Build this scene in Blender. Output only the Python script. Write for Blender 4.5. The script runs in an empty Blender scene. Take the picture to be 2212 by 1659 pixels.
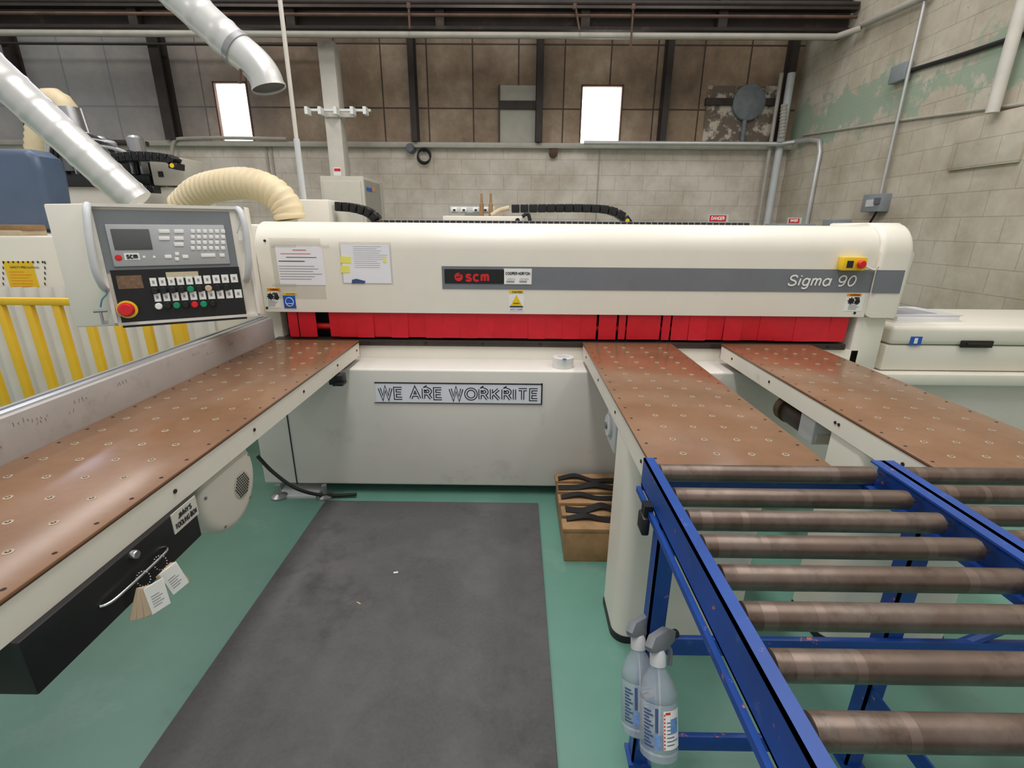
import bpy, bmesh, math, random
from mathutils import Vector as V, Matrix as M
random.seed(4)
S=bpy.context.scene; C=S.collection
S.view_settings.view_transform='Standard'
rad=math.radians
F=1040.0
CAM=V((0,0,1.5))
R=M.Rotation(rad(.43),3,'Z')@M.Rotation(rad(90-18.15),3,'X')@M.Rotation(rad(.45),3,'Z')
XA,YA,ZA=V((1,0,0)),V((0,1,0)),V((0,0,1))
def ray(u,v): return R@V(((u-1106)/F,(829.5-v)/F,-1))
def pt(u,v,X=None,Y=None,Z=None):
    d=ray(u,v)
    k=(X-CAM.x)/d.x if X is not None else ((Y-CAM.y)/d.y if Y is not None else (Z-CAM.z)/d.z)
    return CAM+d*k
# ---------------------------------------------------------------- materials
def lin(c):
    o=[]
    for x in c[:3]:
        x=x/255.0
        o.append(x/12.92 if x<=.04045 else ((x+.055)/1.055)**2.4)
    return (o[0],o[1],o[2],1)
def mul(c,k): return (min(c[0]*k,1),min(c[1]*k,1),min(c[2]*k,1),1)
def base(name):
    m=bpy.data.materials.new(name); m.use_nodes=True
    nt=m.node_tree; b=nt.nodes['Principled BSDF']; return m,nt,b
def N(nt,t,**k):
    n=nt.nodes.new(t)
    for a,v in k.items(): setattr(n,a,v)
    return n
def noise(nt,scale,vec=None,detail=6,rough=.6):
    n=N(nt,'ShaderNodeTexNoise'); n.inputs['Scale'].default_value=scale; n.inputs['Detail'].default_value=detail; n.inputs['Roughness'].default_value=rough
    if vec is None:
        g=N(nt,'ShaderNodeNewGeometry'); vec=g.outputs['Position']
    nt.links.new(vec,n.inputs['Vector']); return n
def ramp(nt,src,stops):
    r=N(nt,'ShaderNodeValToRGB'); e=r.color_ramp.elements
    e[0].position,e[0].color=stops[0]; e[1].position,e[1].color=stops[-1]
    for p,c in stops[1:-1]:
        x=e.new(p); x.color=c
    nt.links.new(src,r.inputs['Fac']); return r
def mix(nt,fac,a,b):
    m=N(nt,'ShaderNodeMix',data_type='RGBA')
    if isinstance(fac,float): m.inputs[0].default_value=fac
    else: nt.links.new(fac,m.inputs[0])
    for i,x in ((6,a),(7,b)):
        if isinstance(x,tuple): m.inputs[i].default_value=x
        else: nt.links.new(x,m.inputs[i])
    return m.outputs[2]
def mat(name,c,rough=.5,metal=0,var=.06,scale=6,dirt=None,lo=.55,hi=.7,dscale=3,bump=0,emit=0,alpha=1,trans=0,dirt2=None,lo2=.6,hi2=.8,dscale2=2):
    m,nt,b=base(name); col=lin(c)
    b.inputs['Roughness'].default_value=rough; b.inputs['Metallic'].default_value=metal
    n=noise(nt,scale)
    out=ramp(nt,n.outputs['Fac'],[(.3,mul(col,1-var)),(.7,mul(col,1+var))]).outputs['Color']
    for dc,l,h,ds in ((dirt,lo,hi,dscale),(dirt2,lo2,hi2,dscale2)):
        if dc:
            d=noise(nt,ds,detail=9,rough=.7)
            r=ramp(nt,d.outputs['Fac'],[(l,(0,0,0,1)),(h,(1,1,1,1))])
            out=mix(nt,r.outputs['Color'],out,lin(dc))
    nt.links.new(out,b.inputs['Base Color'])
    if bump:
        bn=N(nt,'ShaderNodeBump'); bn.inputs['Strength'].default_value=bump; bn.inputs['Distance'].default_value=.01
        nt.links.new(n.outputs['Fac'],bn.inputs['Height']); nt.links.new(bn.outputs['Normal'],b.inputs['Normal'])
    if emit:
        b.inputs['Emission Color'].default_value=col; b.inputs['Emission Strength'].default_value=emit
    if alpha<1: b.inputs['Alpha'].default_value=alpha
    if trans: b.inputs['Transmission Weight'].default_value=trans
    return m
def wallvec(nt,axis):
    g=N(nt,'ShaderNodeNewGeometry'); s=N(nt,'ShaderNodeSeparateXYZ'); nt.links.new(g.outputs['Position'],s.inputs[0])
    c=N(nt,'ShaderNodeCombineXYZ'); nt.links.new(s.outputs[axis],c.inputs['X']); nt.links.new(s.outputs['Z'],c.inputs['Y'])
    return c.outputs[0],s
def brick(nt,vec,c1,c2,mort,w,h,ms,off=.5):
    b=N(nt,'ShaderNodeTexBrick'); nt.links.new(vec,b.inputs['Vector']); b.offset=off
    b.inputs['Color1'].default_value=c1; b.inputs['Color2'].default_value=c2; b.inputs['Mortar'].default_value=mort
    b.inputs['Scale'].default_value=1; b.inputs['Mortar Size'].default_value=ms; b.inputs['Brick Width'].default_value=w; b.inputs['Row Height'].default_value=h
    b.inputs['Mortar Smooth'].default_value=.3
    return b
def blockmat(name,axis,c,green=False):
    m,nt,b=base(name); vec,s=wallvec(nt,axis); col=lin(c)
    br=brick(nt,vec,mul(col,1.0),mul(col,.96),mul(col,.78),.4,.2,.005)
    n=noise(nt,1.6,detail=9,rough=.7); r=ramp(nt,n.outputs['Fac'],[(.35,(.64,.58,.51,1)),(.60,(1,1,1,1))])
    mx=N(nt,'ShaderNodeMix',data_type='RGBA',blend_type='MULTIPLY'); mx.inputs[0].default_value=.8
    nt.links.new(br.outputs['Color'],mx.inputs[6]); nt.links.new(r.outputs['Color'],mx.inputs[7]); out=mx.outputs[2]
    # dark scuffs and stains
    n3=noise(nt,4.0,detail=10,rough=.8); r3=ramp(nt,n3.outputs['Fac'],[(.62,(0,0,0,1)),(.72,(1,1,1,1))])
    out=mix(nt,r3.outputs['Color'],out,mul(col,.5))
    if green:
        # peeled green band: high on the wall, ragged lower edge
        n2=noise(nt,1.9,detail=10,rough=.75)
        a=N(nt,'ShaderNodeMath',operation='SUBTRACT'); nt.links.new(s.outputs['Z'],a.inputs[0]); a.inputs[1].default_value=2.78
        ab=N(nt,'ShaderNodeMath',operation='ABSOLUTE'); nt.links.new(a.outputs[0],ab.inputs[0])
        k=N(nt,'ShaderNodeMath',operation='MULTIPLY'); nt.links.new(ab.outputs[0],k.inputs[0]); k.inputs[1].default_value=.55
        q=N(nt,'ShaderNodeMath',operation='SUBTRACT'); nt.links.new(n2.outputs['Fac'],q.inputs[0]); nt.links.new(k.outputs[0],q.inputs[1])
        rr=ramp(nt,q.outputs[0],[(.39,(0,0,0,1)),(.44,(1,1,1,1))])
        out=mix(nt,rr.outputs['Color'],out,lin((154,168,148)))
    nt.links.new(out,b.inputs['Base Color']); b.inputs['Roughness'].default_value=.75
    bn=N(nt,'ShaderNodeBump'); bn.inputs['Strength'].default_value=.4; bn.inputs['Distance'].default_value=.01
    inv=N(nt,'ShaderNodeMath',operation='SUBTRACT'); inv.inputs[0].default_value=1; nt.links.new(br.outputs['Fac'],inv.inputs[1])
    nt.links.new(inv.outputs[0],bn.inputs['Height']); nt.links.new(bn.outputs['Normal'],b.inputs['Normal'])
    return m
def panelmat(name):
    m,nt,b=base(name); vec,s=wallvec(nt,'X')
    br=brick(nt,vec,lin((188,172,154)),lin((166,150,133)),lin((84,68,55)),.62,.76,.012,0)
    n=noise(nt,1.1,detail=9,rough=.7); r=ramp(nt,n.outputs['Fac'],[(.33,lin((132,112,95))),(.5,lin((196,180,162))),(.7,(1,.98,.95,1))])
    mx=N(nt,'ShaderNodeMix',data_type='RGBA',blend_type='MULTIPLY'); mx.inputs[0].default_value=.9
    nt.links.new(br.outputs['Color'],mx.inputs[6]); nt.links.new(r.outputs['Color'],mx.inputs[7])
    # left bays paler and bluish: daylight glow painted into the sheet colour
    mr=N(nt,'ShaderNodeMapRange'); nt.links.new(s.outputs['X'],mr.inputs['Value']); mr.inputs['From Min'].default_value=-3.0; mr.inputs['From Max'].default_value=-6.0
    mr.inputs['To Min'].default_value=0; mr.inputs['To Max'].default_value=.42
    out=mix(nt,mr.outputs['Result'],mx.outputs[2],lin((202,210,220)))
    nt.links.new(out,b.inputs['Base Color']); b.inputs['Roughness'].default_value=.6
    return m
mt={}
def A(k,*a,**kw): mt[k]=mat(k,*a,**kw)
A('cream',(231,226,213),.35,var=.02,dirt=(208,200,182),lo=.6,hi=.85)
A('cream_dirty',(224,219,206),.45,var=.03,dirt=(150,140,128),lo=.62,hi=.9,dscale=7)
A('white_panel',(222,218,210),.4,var=.02,dirt=(194,188,179),lo=.58,hi=.8,dscale=4)
A('stripe_grey',(118,122,128),.4)
A('red_flap',(206,26,42),.32,var=.08,scale=20)
A('dark_steel',(66,58,54),.4,.5,var=.2)
A('black',(22,22,24),.45)
A('black_box',(22,22,24),.38,var=.2)
A('brown_top',(124,90,64),.21,var=.07,scale=5,dirt=(140,106,81),lo=.42,hi=.70,dscale=3,dirt2=(106,73,53),lo2=.58,hi2=.74,dscale2=1.7)
A('brown_edge',(84,38,28),.5)
A('hole',(40,24,17),.8)
A('nozzle_metal',(168,150,128),.42,.15)
A('fence_steel',(172,167,163),.5,.15,var=.06,scale=14,dirt=(146,138,132),lo=.55,hi=.85,dscale=12)
A('pencil',(132,104,96),.7)
A('aluminium',(200,202,206),.3,.7)
A('mat_rubber',(82,82,83),.8,var=.10,scale=70,dirt=(106,104,102),lo=.45,hi=.8,dscale=2.0,bump=.15,dirt2=(54,54,56),lo2=.54,hi2=.70,dscale2=1.5)
A('floor_green',(98,143,128),.33,var=.05,scale=4,dirt=(134,166,153),lo=.55,hi=.85,dscale=3,dirt2=(84,122,108),lo2=.58,hi2=.8,dscale2=6)
A('blue_paint',(24,68,146),.36,var=.15,dirt=(205,112,92),lo=.645,hi=.665,dscale=34,dirt2=(78,104,150),lo2=.6,hi2=.75,dscale2=14)
A('roller_steel',(110,94,84),.36,.55,var=.18,scale=9,dirt=(146,136,128),lo=.48,hi=.8,dscale=5,dirt2=(84,66,54),lo2=.52,hi2=.7,dscale2=11)
A('roller_band',(124,108,98),.34,.55,var=.1,scale=20)
A('steel',(170,170,172),.3,.8)
A('chrome',(215,215,218),.12,1)
A('wood',(156,122,84),.75,var=.25,scale=14)
A('wood_pale',(205,185,155),.7,var=.1,scale=14)
A('duct',(214,213,210),.34,.45,var=.06,scale=5)
A('hose_yellow',(228,210,172),.45,var=.06)
A('grey_plastic',(178,180,182),.45)
A('panel_face',(122,126,130),.5)
A('grey_dark',(96,100,104),.5)
A('grey_light',(200,202,204),.45)
A('lcd',(92,94,94),.2)
A('white',(240,240,236),.5,var=.02)
A('plate_grey',(236,238,247),.35,.0,var=.02)
A('paper',(238,238,244),.6,var=.02)
A('sleeve',(226,223,214),.25,alpha=.28)
A('red',(215,30,38),.35)
A('faded_red',(208,120,120),.5)
A('green_btn',(20,140,100),.35)
A('orange',(245,150,30),.5)
A('yellow',(240,200,30),.45,var=.06)
A('rail_yellow',(238,190,40),.4,var=.06,dirt=(200,150,40),lo=.6,hi=.8)
A('postit',(240,236,110),.7)
A('blue_sticker',(30,90,190),.5)
A('ink',(34,34,42),.6)
A('ink_grey',(150,150,156),.6)
A('brown_sticker',(120,92,70),.5,var=.4,scale=60)
A('beige_label',(200,188,160),.6)
A('label_grey',(206,203,192),.5)
A('beam_dark',(44,35,30),.7,var=.3,scale=3,dirt=(84,68,56),lo=.58,hi=.75)
A('steel_col',(52,44,40),.7,var=.3)
A('pipe_grey',(172,166,156),.5,var=.1)
A('conduit',(188,188,186),.35,.4,var=.06)
A('box_grey',(134,140,144),.5)
A('cab',(196,191,178),.5,var=.04)
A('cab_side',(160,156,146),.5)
A('blue_cover',(80,96,120),.4,var=.05)
A('corrug',(226,224,220),.5,var=.04)
A('column_white',(206,200,190),.55,var=.06,dirt=(160,145,130),lo=.6,hi=.8)
A('fan_plate',(196,186,170),.8,var=.08,dirt=(110,98,86),lo=.46,hi=.52,dscale=4)
A('fan_disc',(116,122,126),.8,var=.2,scale=14)
A('bottle',(176,186,198),.2,var=.03,scale=20,alpha=.45)
A('bottle_grey',(118,122,128),.4)
A('label_blue',(110,150,206),.5,var=.25,scale=60)
A('print_blue',(60,84,130),.5)
A('tape',(238,238,234),.2,alpha=.85)
A('motor_brown',(96,76,62),.6,var=.25)
A('window_pane',(255,253,250),.4,emit=4.5,var=0)
A('sky_pane',(226,228,255),.4,emit=8.0,var=0)
A('frost',(164,160,147),.5,var=.08)
A('rust',(92,68,56),.8,var=.3)
A('cable',(24,24,26),.5)
A('tag_brown',(196,172,146),.6)
A('twine',(80,140,160),.6)
mt['block_back']=blockmat('block_back','X',(222,212,201))
mt['block_right']=blockmat('block_right','Y',(202,193,177),True)
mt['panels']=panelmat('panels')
# ---------------------------------------------------------------- mesh builder
WL={}
class MB:
    def __init__(s): s.bm=bmesh.new(); s.mi=0; s.ms=None
    def _t(s):
        for f in s.bm.faces:
            if not f.tag: f.material_index=s.mi; f.tag=True
    def obox(s,o,r,u,n,s0,s1,t0,t1,k0,k1,bev=0,seg=2):
        bm=s.bm
        vs=[bm.verts.new(o+r*a+u*b+n*c) for c in (k0,k1) for b in (t0,t1) for a in (s0,s1)]
        fs=[bm.faces.new([vs[i] for i in q]) for q in ((0,2,3,1),(4,5,7,6),(0,1,5,4),(2,6,7,3),(0,4,6,2),(1,3,7,5))]
        if bev:
            es=list({e for f in fs for e in f.edges})
            bmesh.ops.bevel(bm,geom=es,offset=bev,segments=seg,affect='EDGES',profile=.5)
        s._t(); return s
    def box(s,x0,x1,y0,y1,z0,z1,bev=0,seg=2): return s.obox(V((0,0,0)),XA,YA,ZA,x0,x1,y0,y1,z0,z1,bev,seg)
    def prism(s,pts,vec,bev=0,seg=2):
        bm=s.bm; vec=V(vec); a=[bm.verts.new(V(p)) for p in pts]; b=[bm.verts.new(V(p)+vec) for p in pts]; n=len(a)
        fs=[bm.faces.new(a[::-1]),bm.faces.new(b)]+[bm.faces.new((a[i],a[(i+1)%n],b[(i+1)%n],b[i])) for i in range(n)]
        if bev:
            es=list({e for f in fs[:2] for e in f.edges})
            bmesh.ops.bevel(bm,geom=es,offset=bev,segments=seg,affect='EDGES',profile=.5)
        s._t(); return s
    def poly(s,pts): s.bm.faces.new([s.bm.verts.new(V(p)) for p in pts]); s._t(); return s
    def sweep(s,cs,rs,seg=14,caps=True,axis=None):
        bm=s.bm; cs=[V(c) for c in cs]; n=len(cs)
        if not isinstance(rs,(list,tuple)): rs=[rs]*n
        u=None; prev=None
        for i in range(n):
            t=V(axis) if axis is not None else (cs[min(i+1,n-1)]-cs[max(i-1,0)])
            t=t.normalized()
            if u is None:
                u=t.orthogonal()
            u=(u-t*u.dot(t)).normalized(); w=t.cross(u)
            ring=[bm.verts.new(cs[i]+(u*math.cos(2*math.pi*j/seg)+w*math.sin(2*math.pi*j/seg))*rs[i]) for j in range(seg)]
            if prev:
                for j in range(seg): bm.faces.new((prev[j],prev[(j+1)%seg],ring[(j+1)%seg],ring[j]))
            elif caps: bm.faces.new(ring[::-1])
            prev=ring
        if caps: bm.faces.new(prev)
        s._t(); return s
    def cyl(s,a,b,r,seg=16): return s.sweep([a,b],r,seg)
    def lathe(s,o,ax,prof,seg=24,caps=True):
        o=V(o); ax=V(ax).normalized(); return s.sweep([o+ax*h for r,h in prof],[r for r,h in prof],seg,caps,ax)
    def build(s,name,m,parent=None,ang=38):
        bm=s.bm; bmesh.ops.recalc_face_normals(bm,faces=bm.faces)
        xs=[v.co for v in bm.verts]
        mn=V([min(c[i] for c in xs) for i in range(3)]); mx=V([max(c[i] for c in xs) for i in range(3)])
        b=V(((mn.x+mx.x)/2,(mn.y+mx.y)/2,mn.z))
        bmesh.ops.translate(bm,vec=-b,verts=bm.verts)
        me=bpy.data.meshes.new(name); bm.to_mesh(me); bm.free()
        for k in (m if isinstance(m,(list,tuple)) else [m]): me.materials.append(mt[k])
        for p in me.polygons: p.use_smooth=True
        me.set_sharp_from_angle(angle=rad(ang))
        return link(name,me,b,parent)
def link(name,me,b,parent=None):
    o=bpy.data.objects.new(name,me); C.objects.link(o); WL[o.name]=V(b)
    if parent: o.parent=parent; o.location=V(b)-WL[parent.name]
    else: o.location=b
    return o
def tag(o,label,cat,group=None):
    o['label']=label; o['category']=cat
    if group: o['group']=group
    return o
def thing(name,label,cat,loc,group=None):
    o=bpy.data.objects.new(name,None); o.empty_display_size=.1; C.objects.link(o); o.location=V(loc); WL[o.name]=V(loc)
    return tag(o,label,cat,group)
def struct(o): o['kind']='structure'; return o
def dup(o,loc,parent=None):
    c=o.copy(); C.objects.link(c); WL[c.name]=V(loc)
    if parent: c.parent=parent; c.location=V(loc)-WL[parent.name]
    else: c.location=loc
    return c
def catmull(pts,n=8):
    p=[V(q) for q in pts]; p=[p[0]*2-p[1]]+p+[p[-1]*2-p[-2]]; out=[]
    for i in range(1,len(p)-2):
        for k in range(n):
            t=k/n; a,b,c,d=p[i-1:i+3]
            out.append(.5*((2*b)+(c-a)*t+(2*a-5*b+4*c-d)*t*t+(3*b-a-3*c+d)*t**3))
    out.append(p[-2]); return out
def resample(pts,step):
    out=[pts[0]]; acc=0
    for a,b in zip(pts,pts[1:]):
        L=(b-a).length
        if L==0: continue
        while acc+L>=step:
            k=(step-acc)/L; a=a.lerp(b,k); L=(b-a).length; out.append(a); acc=0
            if L<1e-9: break
        acc+=L
    return out
# ---- plain sans stroke lettering
def ell(cx,cy,rx,ry,a0=0,a1=360,n=24): return [(cx+rx*math.cos(rad(a0+(a1-a0)*i/n)),cy+ry*math.sin(rad(a0+(a1-a0)*i/n))) for i in range(n+1)]
def cm(*p): return [(q.x,q.y) for q in catmull([V((a,b,0)) for a,b in p],5)]
SS=cm((.60,.80),(.50,.95),(.32,1),(.12,.94),(.05,.76),(.14,.60),(.33,.51),(.54,.41),(.63,.24),(.53,.06),(.32,0),(.10,.06),(.01,.22))
bowl=lambda y0,y1,x1: [(0,y1),(x1*.5,y1)]+ell(x1*.5,(y0+y1)/2,x1*.5,(y1-y0)/2,90,-90,12)+[(0,y0)]
G={'A':([[(0,0),(.38,1),(.76,0)],[(.14,.34),(.62,.34)]],.76),'B':([[(0,0),(0,1)],bowl(.52,1,.58),bowl(0,.52,.64)],.64),
'C':([ell(.42,.5,.42,.5,42,318)],.78),'D':([[(0,0),(0,1)],[(0,1),(.3,1)]+ell(.3,.5,.42,.5,90,-90,14)+[(0,0)]],.72),
'E':([[(.58,1),(0,1),(0,0),(.58,0)],[(0,.52),(.52,.52)]],.58),'F':([[(.56,1),(0,1),(0,0)],[(0,.52),(.48,.52)]],.56),
'G':([ell(.42,.5,.42,.5,42,330)+[(.80,.44),(.5,.44)]],.82),'H':([[(0,0),(0,1)],[(.66,0),(.66,1)],[(0,.52),(.66,.52)]],.66),
'I':([[(0,0),(0,1)]],.02),'J':([[(.44,1),(.44,.28)]+ell(.22,.25,.22,.25,0,-180,12)],.44),'K':([[(0,0),(0,1)],[(.62,1),(0,.38)],[(.2,.58),(.66,0)]],.66),
'L':([[(0,1),(0,0),(.52,0)]],.52),'M':([[(0,0),(0,1),(.4,.2),(.8,1),(.8,0)]],.8),'N':([[(0,0),(0,1),(.66,0),(.66,1)]],.66),
'O':([ell(.44,.5,.44,.5)],.88),'P':([[(0,0),(0,1)],bowl(.46,1,.6)],.6),'R':([[(0,0),(0,1)],bowl(.48,1,.6),[(.34,.48),(.64,0)]],.64),
'S':([SS],.64),'T':([[(0,1),(.7,1)],[(.35,1),(.35,0)]],.7),'U':([[(0,1),(0,.33)]+ell(.32,.32,.32,.32,180,360,14)+[(.64,1)]],.64),
'W':([[(0,1),(.25,0),(.5,1),(.75,0),(1,1)]],1.0),'X':([[(0,0),(.68,1)],[(0,1),(.68,0)]],.68),'Y':([[(0,1),(.35,.45),(.70,1)],[(.35,.45),(.35,0)]],.7),
'i':([[(0,0),(0,.70)],[(0,.90),(0,1.02)]],.02),'g':([ell(.25,.36,.25,.34),[(.5,.72),(.5,.0)]+cm((.5,-.06),(.43,-.24),(.25,-.30),(.04,-.22))],.5),
'm':([[(0,0),(0,.72)],cm((0,.44),(.06,.61),(.19,.70),(.31,.62),(.34,.46))+[(.34,0)],cm((.34,.44),(.40,.61),(.53,.70),(.65,.62),(.68,.46))+[(.68,0)]],.68),
'a':([ell(.27,.35,.27,.35),[(.56,.74),(.56,.35),(.56,0)]],.56),
'c':([ell(.27,.35,.27,.35,45,315)],.5),'s':([[(x*.74,y*.70) for x,y in SS]],.47),
'9':([ell(.28,.68,.28,.32),[(.56,.68),(.56,.5)]+cm((.56,.45),(.50,.16),(.32,.0),(.12,.02))],.56),'0':([ell(.28,.5,.28,.5)],.56),"'":([[(0,.72),(0,1)]],.02),'-':([[(0,.45),(.2,.45)]],.2)}
class Plane:
    def __init__(s,o,r,u): s.o=V(o); s.r=V(r).normalized(); s.u=V(u); s.u=(s.u-s.r*s.u.dot(s.r)).normalized(); s.n=s.r.cross(s.u)
    def st(s,u,v):
        d=ray(u,v); k=(s.o-CAM).dot(s.n)/d.dot(s.n); p=CAM+d*k-s.o; return p.dot(s.r),p.dot(s.u)
    def w(s,a,b,k=0): return s.o+s.r*a+s.u*b+s.n*k
    def at(s,u,v,k=0): a,b=s.st(u,v); return s.w(a,b,k)
    def rect(s,q):
        a,b=s.st(q[0],q[1]); c,d=s.st(q[2],q[3]); return min(a,c),max(a,c),min(b,d),max(b,d)
    def box(s,mb,q,k0,k1,bev=0,seg=2):
        a,c,b,d=s.rect(q); mb.obox(s.o,s.r,s.u,s.n,a,c,b,d,k0,k1,bev,seg); return mb
    def part(s,name,q,k0,k1,m,parent=None,bev=0): return s.box(MB(),q,k0,k1,bev).build(name,m,parent)
    def textr(s,string,r_,m,parent=None,k=.003,w=.15,shear=0,gap=.26,name='lettering',lay=None):
        """letters as mitred strokes filling the cap-height rectangle r_; w = stroke / cap height"""
        a,c,b,d=r_; H=d-b; W0=w if lay is None else lay
        x=0; st=[]
        for ch in string:
            if ch==' ': x+=.42; continue
            ss,wd=G[ch]
            for p in ss: st.append([(x+q[0],q[1]) for q in p])
            x+=wd+gap
        tot=x-gap; inset=W0*H/2; sx=(c-a-2*inset-abs(shear)*H)/tot; sy=H-2*inset
        mb=MB(); bm=mb.bm; hw=w*H/2
        for si,p in enumerate(st):
            kk=k+.00004*(si%3)
            P=[(a+inset+q[0]*sx+shear*q[1]*H,b+inset+q[1]*sy) for q in p]
            n=len(P); cl=n>3 and abs(P[0][0]-P[-1][0])<1e-6 and abs(P[0][1]-P[-1][1])<1e-6
            if cl: P=P[:-1]; n-=1
            L=[];Rr=[]
            for i in range(n):
                def dr(i0,i1):
                    dx=P[i1][0]-P[i0][0]; dy=P[i1][1]-P[i0][1]; l=math.hypot(dx,dy) or 1; return dx/l,dy/l
                d1=dr(i-1,i) if (i>0 or cl) else dr(0,1); d2=dr(i,(i+1)%n) if (i<n-1 or cl) else d1
                tx,ty=d1[0]+d2[0],d1[1]+d2[1]; l=math.hypot(tx,ty)
                if l<1e-3: tx,ty=d2; l=1
                tx/=l;ty/=l; cs=max(tx*d2[0]+ty*d2[1],.42); nx,ny=-ty*hw/cs,tx*hw/cs
                L.append(bm.verts.new(s.w(P[i][0]+nx,P[i][1]+ny,kk))); Rr.append(bm.verts.new(s.w(P[i][0]-nx,P[i][1]-ny,kk)))
            for i in range(n if cl else n-1):
                j=(i+1)%n; bm.faces.new((L[i],Rr[i],Rr[j],L[j]))
        mb._t(); return mb.build(name,m,parent)
    def text(s,string,q,m,parent=None,k=.003,**kw): return s.textr(string,s.rect(q),m,parent,k,**kw)
    def lines(s,q,n,m,parent=None,k=.003,fill=.3,name='printed_lines'):
        a,c,b,d=s.rect(q); mb=MB(); h=(d-b)/n
        for i in range(n):
            w=(c-a)*(random.uniform(.65,1)); mb.obox(s.o,s.r,s.u,s.n,a,a+w,d-h*i-h*fill,d-h*i,k-.0006,k)
        return mb.build(name,m,parent)
    def disc(s,name,u,v,r,prof_h,m,parent=None,k=0,seg=20,dome=False):
        o=s.at(u,v,k); pr=[(r,0),(r,prof_h*.7),(r*.8,prof_h)] if not dome else [(r*.6,0),(r*.6,prof_h*.4),(r,prof_h*.45),(r,prof_h*.8),(r*.75,prof_h)]
        return MB().lathe(o,s.n,pr,seg).build(name,m,parent)
# ================================================================= SETTING
YB=7.5; XR=3.8; HT=5.4
FB=Plane((0,YB,0),XA,ZA); FR=Plane((XR,0,0),-YA,ZA)
struct(MB().box(-12,XR+.2,-3,YB+.2,-.1,0).build('floor','floor_green'))
zs=pt(1000,318,Y=YB).z
wins=[FB.rect((460,178,549,306)),FB.rect((1258,185,1337,312)),FB.rect((15,84,50,160))]
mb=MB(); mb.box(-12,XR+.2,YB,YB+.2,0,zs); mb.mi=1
x=-12
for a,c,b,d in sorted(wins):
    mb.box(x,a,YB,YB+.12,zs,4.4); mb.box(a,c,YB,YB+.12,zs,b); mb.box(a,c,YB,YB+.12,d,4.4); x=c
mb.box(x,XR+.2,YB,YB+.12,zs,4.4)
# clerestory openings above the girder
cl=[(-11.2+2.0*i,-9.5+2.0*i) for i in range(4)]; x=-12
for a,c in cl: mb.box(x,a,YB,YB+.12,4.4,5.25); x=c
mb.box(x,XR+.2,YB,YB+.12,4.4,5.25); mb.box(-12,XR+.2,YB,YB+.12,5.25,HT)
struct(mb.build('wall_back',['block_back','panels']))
struct(MB().box(XR,XR+.2,-1,YB,0,HT).build('wall_right','block_right'))
for i,(a,c,b,d) in enumerate(wins+[(q[0],q[1],4.4,5.25) for q in cl]):
    w=struct(MB().box(a,c,YB+.05,YB+.07,b,d).build('window_%d'%(i+1),'window_pane' if i<3 else 'sky_pane'))
    fm=MB()
    for q in ((a-.012,a+.008,b-.012,d+.012),(c-.008,c+.012,b-.012,d+.012),(a,c,b-.012,b+.008),(a,c,d-.008,d+.012)): fm.box(q[0],q[1],YB-.01,YB+.05,q[2],q[3])
    fm.build('window_frame','rust',w)
struct(MB().box(-12,XR,YB-.1,YB,zs-.02,zs+.05,.01).build('trim_1','pipe_grey'))
k=2
for u in (60,365,895,1165,1435,1693):
    x=pt(u,200,Y=YB).x; w=.05 if u not in (365,) else .085
    mb=MB(); mb.box(x-w,x+w,YB-.04,YB,zs+.05,HT); mb.box(x-.015,x+.015,YB-.14,YB-.04,zs+.05,HT); mb.box(x-w*.8,x+w*.8,YB-.16,YB-.14,zs+.05,HT)
    struct(mb.build('trim_%d'%k,'steel_col')); k+=1
# louvred pane in the panel wall
a,c,b,d=FB.rect((1080,185,1158,312)); m1=(b+d)/2+.12
w=struct(MB().box(a,c,YB-.02,YB,b,m1-.04).box(a,c,YB-.02,YB,m1+.04,d).build('window_8','frost'))
MB().box(a,c,YB-.06,YB,m1-.05,m1+.05).box(a-.02,a,YB-.04,YB,b,d).box(c,c+.02,YB-.04,YB,b,d).build('window_frame','steel_col',w)
# big dark girder
z0=pt(1100,74,Y=6.6).z; z1=pt(1100,18,Y=6.6).z
t=thing('roof_girder','dark brown riveted steel girder spanning the hall under the roof','girder',(0,6.6,z0))
MB().box(-11.5,XR-.02,6.58,6.62,z0,z1+.25).build('web','beam_dark',t)
MB().box(-11.5,XR-.02,6.45,6.75,z0,z0+.03).build('bottom_flange','beam_dark',t)
MB().box(-11.5,XR-.02,6.42,6.52,z1-.06,z1).build('angle_rail','dark_steel',t)
zt=z1+.25
MB().box(-11.5,XR-.02,6.45,6.75,zt-.03,zt).build('top_flange','beam_dark',t)
for x in (-6.2,-4.4,-2.6,-.9,.75,2.3): MB().box(x-.05,x+.05,6.46,6.58,z0+.03,zt-.03).build('stiffener','beam_dark',t)
pp=[pt(-60,64,Y=6.38),pt(420,72,Y=6.38),pt(1100,78,Y=6.38),pt(1700,84,Y=6.38)]
zc=sum(p.z for p in pp)/4
P=[V((p.x,6.38,zc)) for p in pp]+[V((XR-.25,6.38,zc)),V((XR-.1,6.2,zc+.02))]
P+=[pt(1860,55,X=XR-.06),pt(2010,-12,X=XR-.06)]
tag(MB().sweep(P,.032,12).build('pipe','pipe_grey'),'long grey pipe running beneath the dark girder and bending up the right wall','pipe')
P=[V((-9,6.3,zc+.28)),V((XR-.1,6.3,zc+.28))]
tag(MB().sweep(P,.022,10).build('pipe','steel_col'),'thin dark pipe running along the middle of the girder face','pipe')
P=[V((-9,6.3,zc+.16)),V((XR-.1,6.3,zc+.16))]
tag(MB().sweep(P,.016,10).build('pipe','rust'),'thin rusty pipe running between the dark pipe and the grey pipe on the girder','pipe')
pz=pt(400,96,Y=7.33); tag(MB().sweep([V((-9,7.325,pz.z)),V((pt(700,96,Y=7.33).x,7.325,pz.z))],.015,10).build('pipe','steel_col'),'thin dark pipe crossing the left panels below the girder up to the white column','pipe')
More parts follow.
